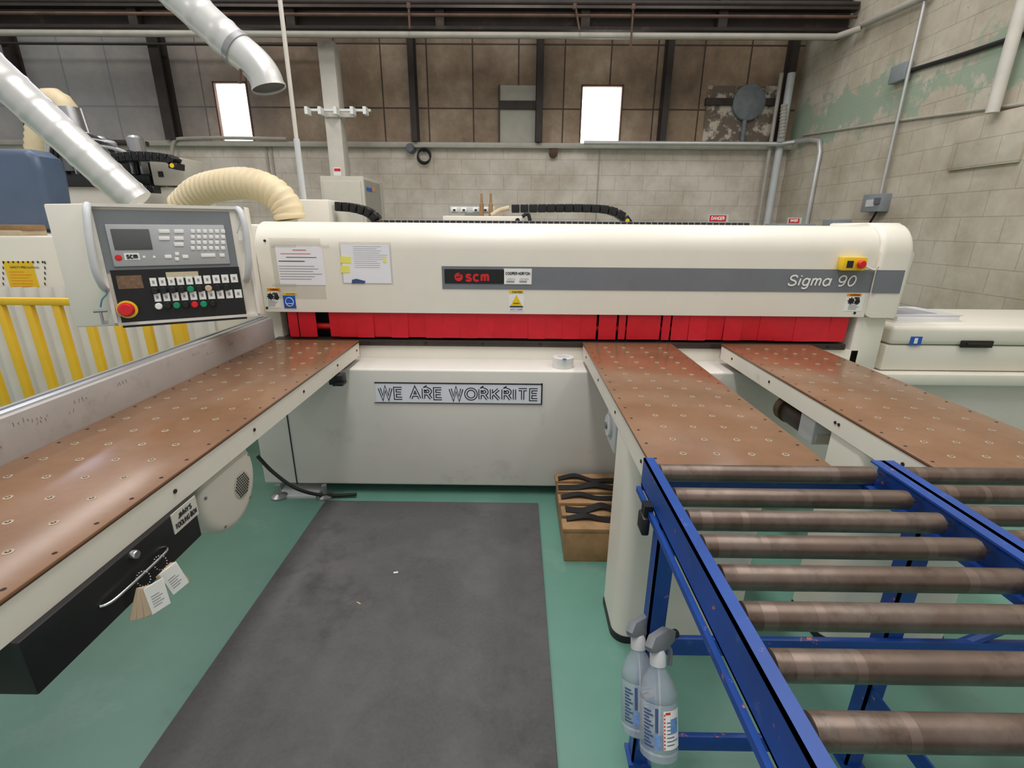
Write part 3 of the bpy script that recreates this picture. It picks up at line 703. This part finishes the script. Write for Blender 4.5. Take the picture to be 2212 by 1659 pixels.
CP.disc('emergency_base',276,668,.036,.004,'yellow',t,.010); CP.disc('emergency_button',277,667,.028,.05,'red',t,.013,dome=True)
for nm,pp in (('handle',[(190,443,.012),(196,462,.06),(205,520,.085),(216,580,.085),(227,614,.06),(230,625,.012)]),('handle',[(513,452,.012),(520,462,.05),(530,500,.07),(536,560,.07),(534,596,.05),(532,606,.012)])):
    MB().sweep(catmull([CP.at(a,b,k_) for a,b,k_ in pp],6),.013,12).build(nm,'grey_light',t)
MB().box(-1.58,-1.44,2.25,2.745,1.15,1.35,.02).build('support_arm','cream',t)
t2=thing('hanging_key','small steel key on blue cord hanging below the left panel handle','key',CP.at(220,700,.05))
MB().sweep(catmull([CP.at(228,618,.04),CP.at(236,632,.04),CP.at(226,645,.045),CP.at(222,662,.04)],5),.003,8).build('cord','twine',t2)
mb=MB(); a,b=CP.st(222,672); mb.sweep([CP.w(a-.022,b+.004,.04),CP.w(a+.022,b+.004,.04)],.006,10); mb.sweep([CP.w(a,b,.04),CP.w(a,b-.05,.04)],.005,10); mb.obox(CP.o,CP.r,CP.u,CP.n,a,a+.016,b-.05,b-.036,.037,.043)
mb.build('key','steel',t2)
t2=thing('cord','pale cord and clip at the top of the right panel handle','cord',CP.at(515,500,.03)); MB().sweep(catmull([CP.at(511,448,.03),CP.at(518,480,.03),CP.at(511,505,.03)],4),.003,8).build('strand','grey_light',t2); MB().sweep([CP.at(520,500,.03),CP.at(520,520,.03)],.008,8).build('clip','white',t2)
tag(MB().obox(CP.w(.25,ht,-.08),CP.r,CP.n,CP.u,-.1,.03,-.03,.03,0.0005,.008,.002).build('scrap_board','wood_pale'),'thin pale scrap strip lying on top of the control cabinet','scrap')
# ================================================================= LEFT BACKGROUND
t=thing('safety_railing','yellow tubular safety railing in front of the white ribbed skirt','railing',(-2.5,2.63,0))
zr=pt(60,643,Y=2.63).z
MB().box(-3.3,-1.85,2.61,2.65,zr-.04,zr,.008).build('top_rail','rail_yellow',t)
MB().box(-3.3,-1.85,2.615,2.645,.12,.16,.006).build('bottom_rail','rail_yellow',t)
for i in range(9):
    x=-3.16+.158*i; MB().box(x-.022,x+.022,2.615,2.645,.14,zr-.03,.005).build('baluster','rail_yellow',t)
for x in (-3.3,-1.87): MB().box(x-.025,x+.025,2.605,2.655,0,zr,.006).build('post','rail_yellow',t)
mb=MB(); n=150; x0,x1=-4.2,-1.9
vs=[[],[]]
for i in range(n+1):
    x=x0+(x1-x0)*i/n; y=2.98+.018*math.sin(i*2*math.pi/6)
    for k2,z in enumerate((.0,1.12)): vs[k2].append(mb.bm.verts.new((x,y,z)))
for i in range(n): mb.bm.faces.new((vs[0][i],vs[0][i+1],vs[1][i+1],vs[1][i]))
mb._t(); tag(mb.build('ribbed_skirt','corrug',None,80),'white vertically ribbed skirt panel behind the yellow railing','panel')
t=thing('machine_cabinet','white machine body at far left behind the yellow railing','machine',(-3.5,3.6,0))
MB().box(-5.2,-1.95,3.1,4.2,.0,1.42,.02).build('body','cream',t)
FM=Plane((0,3.1,0),XA,ZA)
FM.part('vent_slot',(130,560,150,600),.0,.002,'grey_dark',t)
o=tag(FM.part('safety_notice',(6,564,100,668),.0,.003,'yellow'),'yellow safety notice with black striped border on the white machine body','sign')
mb=MB()
for i in range(9):
    for q in ((6+i*10.6,564,6+i*10.6+5,568),(6+i*10.6,664,6+i*10.6+5,668),(6,564+i*11.5,10,564+i*11.5+6),(96,564+i*11.5,100,564+i*11.5+6)): FM.box(mb,q,.003,.004)
mb.build('hazard_border','ink',o); FM.text('SAFETY PRECAUTIONS',(22,575,86,580),'ink',o,.0045); FM.lines((20,586,88,655),11,'orange',o,.004,.25)
tag(MB().box(-3.3,-3.1,3.12,3.3,1.42,1.452,.003).build('wood_block','wood_pale'),'thin pale timber offcut, lower of two on the white machine','wood')
tag(MB().box(-3.27,-3.09,3.13,3.29,1.4521,1.485,.003).build('wood_block','wood'),'tan timber offcut, upper of two on the white machine','wood')
FC=Plane((0,3.8,0),XA,ZA)
pts=[FC.at(*q) for q in ((-140,318),(50,320),(72,336),(86,370),(104,476),(100,507))]; pts.append(V((pts[0].x,3.8,pts[-1].z)))
for p in pts: p.z=max(p.z,1.45)
t=thing('machine_cover','blue grey rounded moulded cover on the router at far left','machine cover',FC.at(60,507)-V((0,0,.05)))
MB().prism(pts,(0,.25,0),.05,4).build('shell','blue_cover',t)
MB().box(pts[0].x,pts[4].x-.1,3.82,4.0,1.425,1.46).build('base','grey_dark',t)
FG=Plane((0,4.8,0),XA,ZA)
t=thing('machine_gantry','router gantry with dark rail, motors and hoses behind the control cabinet','machine gantry',FG.at(260,440)-V((0,0,1.4)))
FG.part('beam',(100,402,420,470),-.4,0,'cream',t,.01)
a=FG.rect((250,440,340,500)); MB().box(a[0],a[1],4.85,5.15,0,a[3]-.1).build('gantry_leg','cream',t)
FG.part('slide_rail',(105,376,335,403),-.15,.05,'black_box',t,.006)
FG.part('cover_box',(330,342,412,402),-.25,.06,'cab',t,.01); FG.part('nozzle_hole',(352,372,364,384),.06,.07,'black',t)
FG.part('head_block',(175,318,250,378),-.1,.05,'grey_dark',t,.01)
FG.part('back_plate',(120,330,330,380),-.16,-.1,'dark_steel',t,.006)
FG.part('tool_carriage',(268,326,312,378),-.1,.07,'black_box',t,.01)
FG.part('cable_tray',(120,300,300,312),-.14,-.02,'dark_steel',t,.004)
for u in (150,180,262,300,320): FG.part('bracket',(u-5,352,u+5,378),.0,.09,'steel',t,.003)
for u,v,m in ((190,318,'grey_dark'),(222,322,'steel'),(238,330,'grey_plastic'),(150,340,'grey_dark'),(296,320,'steel')):
    o2=FG.at(u,v,.0); MB().lathe(o2,ZA,[(.07,-.12),(.07,.08),(.05,.1)],16).build('motor',m,t)
for k2 in range(9):
    s0=random.uniform(-12,12); q=[FG.at(125+s0,372,.06),FG.at(135+s0,322-2*k2,.1),FG.at(175+4*k2,292+3*k2,.12),FG.at(225+5*k2,300+3*k2,.1),FG.at(262+6*k2,345,.06)]
    MB().sweep(catmull(q,6),.018 if k2%3 else .012,8).build('hose','cable' if k2%4 else 'grey_plastic',t)
def chain(Y,px,lab,w=.08,h=.028,step=.045):
    path_=resample(catmull([pt(a,b,Y=Y) for a,b in px],14),step)
    mb=MB()
    for i in range(len(path_)-1):
        a=path_[i]; d=(path_[i+1]-a).normalized(); nn=V((-d.z,0,d.x)); mb.mi=0
        mb.obox(a,d,YA,nn,0,step*.92,-w/2,w/2,-h,h,.004,1)
        mb.mi=1; m_=a+d*step*.46+V((0,-w/2,0)); mb.lathe(m_,-YA,[(h*.55,0),(h*.55,.004)],10)
    return tag(mb.build('cable_chain',['black_box','yellow']),lab,'cable chain')
chain(4.62,[(252,342),(300,338),(345,340),(376,346),(384,362),(376,372)],'black cable chain with yellow dots on the far left router gantry',.12,.035,.06)
chain(4.65,[(340,410),(310,408),(270,401),(245,388)],'lower short black cable chain below the router gantry rail',.1,.03,.06) 
chain(3.5,[(728,446),(764,449),(795,458),(812,470),(818,486),(818,520)],'black cable chain with yellow dots beside the tall grey cabinet',.1,.03,.05)
chain(3.5,[(1105,451),(1180,450),(1260,450),(1310,453),(1340,464),(1356,482),(1358,500)],'long black cable chain with yellow dots above the middle of the beam',.1,.026,.06)
# grey cabinet
Y5=5.5; a=pt(690,380,Y=Y5); b=pt(784,380,Y=Y5)
t=thing('electrical_cabinet','tall grey beige electrical cabinet standing behind the saw beam','cabinet',((a.x+b.x)/2,5.9,0))
MB().box(a.x,b.x,Y5,6.3,.08,a.z,.01).build('body','cab',t); MB().box(a.x+.03,b.x-.03,Y5-.015,Y5,.15,a.z-.05,.005).build('door','cab',t)
MB().box(a.x+.05,b.x-.05,Y5+.05,6.2,0,.08).build('plinth','black',t)
ps=Plane((b.x,0,0),YA,ZA); ps.part('side_panel',(786,388,828,520),0,.006,'cab_side',t); ps.part('control_label',(790,404,802,414),.006,.012,'blue_sticker',t); ps.part('control_label',(804,404,808,414),.006,.012,'orange',t)
# pieces behind the beam
p0=pt(650,432,Y=3.5); p1=pt(720,432,Y=3.5)
tag(MB().box(p0.x,p1.x,3.4,3.8,0,p0.z,.012).build('machine_box','cream'),'cream box standing behind the beam beside the yellow hose','machine box')
p0=pt(956,466,Y=3.4); p1=pt(1138,466,Y=3.4)
t=thing('clamp_carriage','low cream clamp carriage box behind the middle of the beam','machine box',((p0.x+p1.x)/2,3.5,0))
MB().box(p0.x,p1.x,3.4,3.44,0,p0.z,.008).box(p0.x,p1.x,3.44,3.7,0,p0.z-.12,.008).build('body','cream',t); MB().lathe(pt(1118,476,Y=3.4),-YA,[(.015,0),(.015,.01)],12).build('knob','black',t)
MB().sweep(catmull([pt(1128,468,Y=3.38),pt(1140,462,Y=3.38),pt(1146,480,Y=3.38)],5),.012,8).build('hose','cable',t)
F4=Plane((0,3.9,0),XA,ZA)
t=thing('valve_block','grey row of pneumatic valves above the clamp carriage','valves',F4.at(1020,470)-V((0,0,1.4)))
F4.part('manifold',(975,447,1070,461),0,.08,'grey_light',t,.005)
for u in (985,1005,1030,1050): F4.part('valve',(u-6,450,u+6,458),.08,.12,'white',t,.003); F4.part('port',(u-2,453,u+3,457),.12,.124,'black',t)
q=F4.rect((975,460,1070,470)); MB().box(q[0]+.1,q[1]-.1,3.92,4.0,0,q[3]).build('stand','grey_light',t)
for u,lab in ((1040,'left of two wooden sticks upright behind the beam'),(1060,'right of two wooden sticks upright behind the beam')):
    p=pt(u,418,Y=3.75); tag(MB().sweep([(p.x,3.75,0),(p.x,3.75,p.z-.07),(p.x,3.75,p.z-.065),(p.x,3.75,p.z)],[.016,.016,.01,.008],10).build('wooden_stick','wood'),lab,'stick','sticks behind the beam')
tag(MB().sweep(catmull([pt(1062,466,Y=3.6),pt(1080,455,Y=3.6),pt(1100,450,Y=3.6)],5),.018,8).build('hose','wood_pale'),'thin pale hose curling onto the long cable chain','hose')
# ducts
def duct(px,r,lab,m='duct'):
    path_=resample(catmull(px,12),.02); rs=[r+(.0045 if i%7==0 else 0) for i in range(len(path_))]
    return tag(MB().sweep(path_,rs,28).build('spiral_duct',m,None,60),lab,'duct')
a=pt(-90,85,Y=3.0); b=pt(300,440,Y=3.2)
duct([a,a.lerp(b,.5),b],.098,'shiny spiral duct sloping down behind the control cabinet')
a=pt(330,-60,Y=3.0); b=pt(512,105,Y=3.0)
t=thing('spiral_duct','silver spiral duct from the roof ending in an open elbow','duct',pt(580,190,Y=3.0))
path_=resample(catmull([a,a.lerp(b,.5),b],12),.02); MB().sweep(path_,[.088+(.0045 if i%7==0 else 0) for i in range(len(path_))],28).build('straight_length','duct',t,60)
el=catmull([b,pt(548,135,Y=3.0),pt(570,162,Y=3.0),pt(581,190,Y=3.0)],5)
MB().sweep(el,.086,28,False).build('elbow','duct',t,50); 
d=(el[-1]-el[-2]).normalized(); MB().lathe(el[-1]-d*.01,d,[(.083,0),(.083,.004)],28).build('dark_mouth','dark_steel',t); MB().sweep([el[-1]-d*.008,el[-1]+d*.006],.09,28,False).build('rim','duct',t)
dd=(b-a).normalized(); MB().sweep([b-dd*.015,b+dd*.015],.094,28).build('joint_band','steel',t)
MB().sweep([pt(520,150,Y=2.95),pt(517,180,Y=2.95)],.008,8).build('damper_tag','rust',t)
hp=resample(catmull([pt(392,450,Y=3.15),pt(430,415,Y=3.1),pt(480,400,Y=3.05),pt(540,397,Y=3.0),pt(590,415,Y=2.98),pt(618,445,Y=2.98),pt(628,476,Y=2.98)],12),.012)
tag(MB().sweep(hp,[.088 if (i%3) else .080 for i in range(len(hp))],26).build('flexible_hose','hose_yellow',None,60),'translucent yellow ribbed dust hose arching into the left beam end','hose')
t=thing('flexible_hose','cream ribbed hose bending over far behind the router','hose',pt(110,420,Y=5.5))
hp=resample(catmull([pt(82,560,Y=5.5),pt(82,420,Y=5.5),pt(82,300,Y=5.5),pt(90,240,Y=5.5),pt(112,215,Y=5.5),pt(138,228,Y=5.5),pt(148,250,Y=5.5)],12),.03)
MB().sweep(hp,[.11 if (i%2) else .10 for i in range(len(hp))],20).build('ribbed_tube','hose_yellow',t,60)
a=pt(146,235,Y=5.5); MB().sweep([a,a-V((-.03,0,.3)),a-V((-.03,0,.31)),a-V((-.03,0,.55))],[.12,.12,.1,.1],22).build('steel_collar','steel',t)
p=pt(606,10,Y=3.6)
t=thing('drop_pole','thin cream service pole dropping from the roof behind the saw','pole',(p.x,3.6,0))
zj=pt(650,300,Y=3.6).z
MB().sweep([(p.x,3.6,4.4),(p.x,3.6,zj)],.014,10).build('upper_tube','column_white',t); MB().sweep([(p.x,3.6,zj),(p.x,3.6,0)],.02,10).build('lower_tube','grey_light',t); 
# ================================================================= SIDE FEEDER (right)
t=thing('side_feeder','cream side unit with rounded lid at the right end of the saw','machine',(2.9,3.1,0))
FS=Plane((0,2.75,0),XA,ZA)
MB().box(2.17,3.74,2.75,3.42,.86,.972,.03,4).build('lid','cream',t); MB().box(2.16,3.76,2.76,3.4,.705,.856,.008).build('housing','cream',t)
MB().box(2.0,3.76,2.7,3.4,.63,.70,.01).build('ledge','cream',t); MB().box(2.0,3.76,2.78,3.4,.0,.63,.006).build('base','white_panel',t)
FS.part('recess_handle',(2075,735,2140,751),0,.012,'black',t,.005); FS.part('handle_bar',(2085,739,2132,744),.012,.02,'dark_steel',t,.002)
st=FS.part('sticker',(1968,727,1988,745),0,.002,'blue_sticker',t); FS.part('sticker_mark',(1976,730,1980,742),.002,.0028,'white',st)
t=thing('document_folder','white ring folder of papers lying on the side feeder lid','folder',(2.45,3.08,.972))
fr=V((1,.12,0)).normalized(); fu=V((-.12,1,0)).normalized(); fo=V((2.45,3.05,.972))
MB().obox(fo,fr,fu,ZA,-.22,.22,-.17,.17,0,.008,.002).build('cover','white',t)
MB().obox(fo,fr,fu,ZA,-.205,.21,-.165,.165,.008,.034,.003).build('pages','paper',t)
MB().obox(fo+V((.005,.005,0)),V((1,.1,0)).normalized(),V((-.1,1,0)).normalized(),ZA,-.22,.22,-.17,.17,.034,.038).build('cover','grey_light',t)
MB().obox(fo,fr,fu,ZA,-.15,.12,-.10,.12,.038,.0395).build('printed_sheet','ink_grey',t)
# ================================================================= ROLLER CONVEYOR
t=thing('roller_conveyor','blue steel roller conveyor table with two lanes of worn rollers','conveyor',(1.05,.65,0))
def rail(x0,x1,y0,y1,openright):
    mb=MB(); mb.box(x0,x1,y0,y1,.897,.902); mb.box(x0,x1,y0,y1,.82,.825)
    if openright: mb.box(x0,x0+.005,y0,y1,.82,.902)
    else: mb.box(x1-.005,x1,y0,y1,.82,.902)
    return mb
mb=rail(.352,.380,.05,1.19,True); mb.build('side_rail','blue_paint',t)
MB().box(.340,.351,.05,1.19,.80,.815).build('lower_angle','blue_paint',t)
mb=rail(.969,.999,.05,1.19,False); mb.box(1.001,1.031,.05,1.19,.897,.902).box(1.001,1.006,.05,1.19,.82,.902).box(.969,1.031,.05,1.19,.812,.82); mb.build('centre_rail','blue_paint',t)
rail(1.70,1.74,.05,1.19,False).build('side_rail','blue_paint',t)
MB().box(.355,1.74,1.191,1.197,.80,.835).build('end_plate','blue_paint',t)
def mkroller(x0,x1):
    r=.0235; mb=MB(); mb.lathe((x0,0,0),XA,[(r*.75,0),(r,.004),(r,.03)],24); 
    mb.mi=1; mb.lathe((x0,0,0),XA,[(r+.0001,.03),(r+.0001,.055)],24,False); mb.mi=0
    L=x1-x0
    mb.lathe((x0,0,0),XA,[(r,.055),(r,.12)],24,False); mb.mi=1; mb.lathe((x0,0,0),XA,[(r+.0001,.12),(r+.0001,.135)],24,False); mb.mi=0
    mb.lathe((x0,0,0),XA,[(r,.135),(r,L-.12)],24,False); mb.mi=1; mb.lathe((x0,0,0),XA,[(r+.0001,L-.12),(r+.0001,L-.10)],24,False); mb.mi=0
    mb.lathe((x0,0,0),XA,[(r,L-.10),(r,L-.004),(r*.75,L)],24)
    o=mb.build('roller',['roller_steel','roller_band'],t); a=MB().cyl((x0-.022,0,0),(x1+.022,0,0),.007,10).build('axle','steel',o); return o,a
for x0,x1,ys in ((.388,.962,[1.165,1.042,.945,.852,.758,.663,.565,.465,.365]),(1.038,1.693,[1.165,1.07,.975,.88,.785,.69,.595])):
    o,a=mkroller(x0,x1); w0=WL[o.name].copy(); al=a.location.copy()
    for i,y in enumerate(ys):
        loc=V((w0.x,y,.870+w0.z))
        if i==0: o.location=loc-WL[t.name]; WL[o.name]=loc
        else:
            c2=dup(o,loc,t); d2=a.copy(); C.objects.link(d2); d2.parent=c2; d2.location=al
for x in (.352,.975,1.69):
    for y in (1.0,.12):
        MB().box(x,x+.045,y,y+.006,0.01,.82).box(x,x+.006,y,y+.045,.01,.82).build('leg','blue_paint',t); MB().box(x-.01,x+.055,y-.01,y+.055,0,.01).build('foot_pad','blue_paint',t)
for z in (.43,.08):
    MB().box(.36,1.73,.985,1.0,z,z+.055,.002).build('cross_bar','blue_paint',t)
for x in (.98,1.69): MB().box(x,x+.006,.14,1.0,.26,.31).build('long_brace','blue_paint',t)
MB().sweep([V((.99,1.0,.35)),V((1.69,1.0,.78))],.014,8).build('diagonal_brace','blue_paint',t)
MB().box(.325,.345,1.05,1.1,.75,.80,.005).box(.33,.352,1.06,1.09,.80,.83).build('clamp_knob','black',t)
# spray bottles
def bottle(o,tilt,yaw,lab):
    th=rad(tilt); ax=V((math.sin(yaw)*.15,math.sin(th),math.cos(th))).normalized()
    t=thing('spray_bottle',lab,'spray bottle',o,'spray bottles hung on the conveyor crossbar')
    MB().lathe(o,ax,[(.036,0),(.043,.006),(.044,.02),(.041,.024),(.044,.028),(.044,.125),(.042,.128),(.044,.133),(.042,.145),(.033,.17),(.018,.195),(.016,.21)],28).build('body','bottle',t)
    lr=.0446
    n=10
    sd=ax.orthogonal().normalized(); 
    fw=V((0,-1,0)); fw=(fw-ax*fw.dot(ax)).normalized(); side=ax.cross(fw)
    def cylpatch(mb,a0,a1,h0,h1,r):
        pts=[]
        for i in range(n+1):
            a=rad(a0+(a1-a0)*i/n); d=fw*math.cos(a)+side*math.sin(a); pts.append((o+ax*h0+d*r,o+ax*h1+d*r))
        vv=[[mb.bm.verts.new(p[0]),mb.bm.verts.new(p[1])] for p in pts]
        for i in range(n): mb.bm.faces.new((vv[i][0],vv[i+1][0],vv[i+1][1],vv[i][1]))
        mb._t()
    mb=MB(); cylpatch(mb,-2,62,.035,.118,lr); lb=mb.build('label','white',t)
    mb=MB()
    for i in range(10):
        h=.037+i*.0078
        cylpatch(mb,-1,3,h,h+.004,lr+.0004)
    cylpatch(mb,4,20,.110,.115,lr+.0004); mb.build('red_border','red',lb)
    mb=MB()
    for i in range(7): cylpatch(mb,8,26+17*(i%2)+8,.044+i*.008,.046+i*.008,lr+.0004)
    mb.build('printed_lines','print_blue',lb)
    mb=MB(); cylpatch(mb,20,50,.068,.10,lr+.0006); mb.build('label_picture','label_blue',lb)
    mb=MB()
    for i in range(11): cylpatch(mb,-62,-32-6*(i%3),.036+i*.0075,.040+i*.0075,lr+.0004)
    cylpatch(mb,-26,-17,.07,.122,lr+.0006); mb.build('side_print','print_blue',t)
    mb=MB(); cylpatch(mb,-28,-12,.034,.066,lr+.0004); mb.build('blue_patch','label_blue',t)
    MB().lathe(o,ax,[(.019,.2),(.019,.225),(.014,.235)],18).build('collar','grey_light',t)
    hd=o+ax*.235; f2=(V((.75,.55,0))); f2=(f2-ax*f2.dot(ax)).normalized(); s2=ax.cross(f2)
    mb=MB(); mb.prism([hd+f2*a+ax*b-s2*.012 for a,b in ((-.035,.012),(-.03,.0),(.012,-.005),(.05,.012),(.055,.035),(.03,.045),(-.02,.034))],s2*.024,.003)
    mb.build('spray_head','bottle_grey',t)
    mb=MB(); mb.lathe(hd+f2*.052+ax*.024,f2,[(.011,0),(.011,.016),(.008,.018)],12); mb.build('nozzle_cap','black',t)
    mb=MB(); mb.sweep(catmull([hd+f2*.025+ax*.01,hd+f2*.045-ax*.012,hd+f2*.042-ax*.045],5),.006,8); mb.build('trigger','bottle_grey',t)
    MB().sweep(catmull([o+ax*.03,o+ax*.12+sd*.01,o+ax*.215],3),.002,6).build('dip_tube','white',t)
bottle(V((.347,.81,.318)),25,.1,'front translucent spray bottle with red bordered label hanging on the conveyor')
bottle(V((.325,.900,.272)),25,.1,'rear spray bottle half hidden behind the front spray bottle')
# ================================================================= FLOOR THINGS
tag(MB().box(-1.073,.135,.3,2.385,0,.012,.004).build('floor_mat','mat_rubber'),'large black rubber anti-fatigue mat on the green floor','mat')
t=thing('pallet','low wooden pallet with black straps across its slats under the middle table','pallet',(.6,2.15,0))
MB().box(.236,.98,1.9,1.93,0,.155,.003).build('front_board','wood',t)
for x in (.25,.58,.9): MB().box(x,x+.06,1.93,2.42,0,.155,.003).build('stringer','wood',t)
MB().box(.236,.25,1.93,2.42,0.02,.155,.002).build('side_board','wood',t)
for i in range(5): MB().box(.225+.006*(i%2),.98,1.9+.11*i,1.9+.11*i+.084,.155,.178,.003).build('slat','wood',t)
for i in range(5):
    y=1.965+.100*i; y+=random.uniform(-.01,.01); sl=random.uniform(-.05,.05)
    q=[V((.232+.02*random.random()+.09*j,y+sl*(.09*j)+random.uniform(-.006,.006)+(.02 if j==1+i%2 else 0),.1835+(.012 if j==1+i%2 else 0))) for j in range(8)]; cl_=catmull(q,4)
    mb=MB(); hw=.020+.005*(i%2)
    vb=[[mb.bm.verts.new(p+V((0,dy*hw,dz))) for dy,dz in ((-1,-.005),(1,-.005),(1,.0),(-1,.0))] for p in cl_]
    for a,b in zip(vb,vb[1:]):
        for j in range(4): mb.bm.faces.new((a[j],a[(j+1)%4],b[(j+1)%4],b[j]))
    mb.bm.faces.new(vb[0][::-1]); mb.bm.faces.new(vb[-1]); mb._t()
    tag(mb.build('rubber_strap','black'),['black rubber strap, nearest on the pallet','black rubber strap, second from the front of the pallet','black rubber strap across the middle of the pallet','black rubber strap, second from the back of the pallet','black rubber strap at the back of the pallet'][i],'strap','straps on the pallet')
p=pt(1215,790,Z=zbt); zt_=zbt+.001
t=thing('tape_roll','clear roll of packing tape standing on the saw ledge','tape roll',(p.x,2.57,zt_))
MB().lathe((p.x,2.57,zt_),ZA,[(.04,.0),(.058,.0),(.058,.055),(.04,.055),(.04,0)],36,False).build('tape','tape',t); MB().lathe((p.x,2.57,zt_),ZA,[(.037,.0),(.04,.0),(.04,.056),(.037,.056),(.037,0)],36,False).build('core','white',t)
MB().box(p.x-.008,p.x+.012,2.505,2.52,zt_+.056,zt_+.058).build('end_tab','blue_sticker',t)
pc=[pt(556,985,Y=2.38),pt(590,1020,Y=2.37),pt(640,1055,Y=2.36),pt(700,1070,Z=.02),pt(770,1068,Z=.02)]
pc=[V((p.x,p.y,max(p.z,.012))) for p in pc]
tag(MB().sweep(catmull(pc,8),.010,10).build('power_cable','cable'),'black power cable drooping to the floor beside the saw base','cable')
p=pt(855,1237,Z=.012); tag(MB().obox(V((p.x,p.y,.012)),V((1,.2,0)).normalized(),V((-.2,1,0)).normalized(),ZA,-.010,.010,-.004,.004,0,.002).build('paper_scrap','white'),'tiny white paper scrap lying on the black mat','scrap')
p=pt(775,1303,Z=.012); tag(MB().obox(V((p.x,p.y,.012)),V((1,-.6,0)).normalized(),V((.6,1,0)).normalized(),ZA,-.01,.01,-.002,.002,0,.002).build('wood_chip','wood_pale'),'tiny tan wood splinter lying on the black mat','scrap')
# ================================================================= LIGHT
w=bpy.data.worlds.new('World'); S.world=w; w.use_nodes=True
bg=w.node_tree.nodes['Background']; bg.inputs[0].default_value=(1,.98,.965,1); bg.inputs[1].default_value=.52
def area(n,loc,sx,sy,p,col=(1,.98,.955),rot=(0,0,0)):
    l=bpy.data.lights.new(n,'AREA'); l.shape='RECTANGLE'; l.size=sx; l.size_y=sy; l.energy=p; l.color=col
    o=bpy.data.objects.new(n,l); C.objects.link(o); o.location=loc; o.rotation_euler=rot
area('ceiling_strip_or_fill',(-.2,1.6,5.2),.5,5,150)
area('ceiling_strip_or_fill',(-4.2,2.5,5.2),.5,6,90)
area('ceiling_strip_or_fill',(2.6,2.0,5.2),.5,5,75)
area('ceiling_strip_or_fill',(-1.5,5.6,5.2),10,.4,35,(1,.96,.92),(rad(25),0,0))  # added fill, no lamp known here; brightens the back and right walls
cd=bpy.data.cameras.new('Camera'); cd.sensor_width=36; cd.lens=F/2212*36; cd.clip_start=.02
co=bpy.data.objects.new('Camera',cd); C.objects.link(co); co.matrix_world=M.Translation(CAM)@R.to_4x4(); S.camera=co
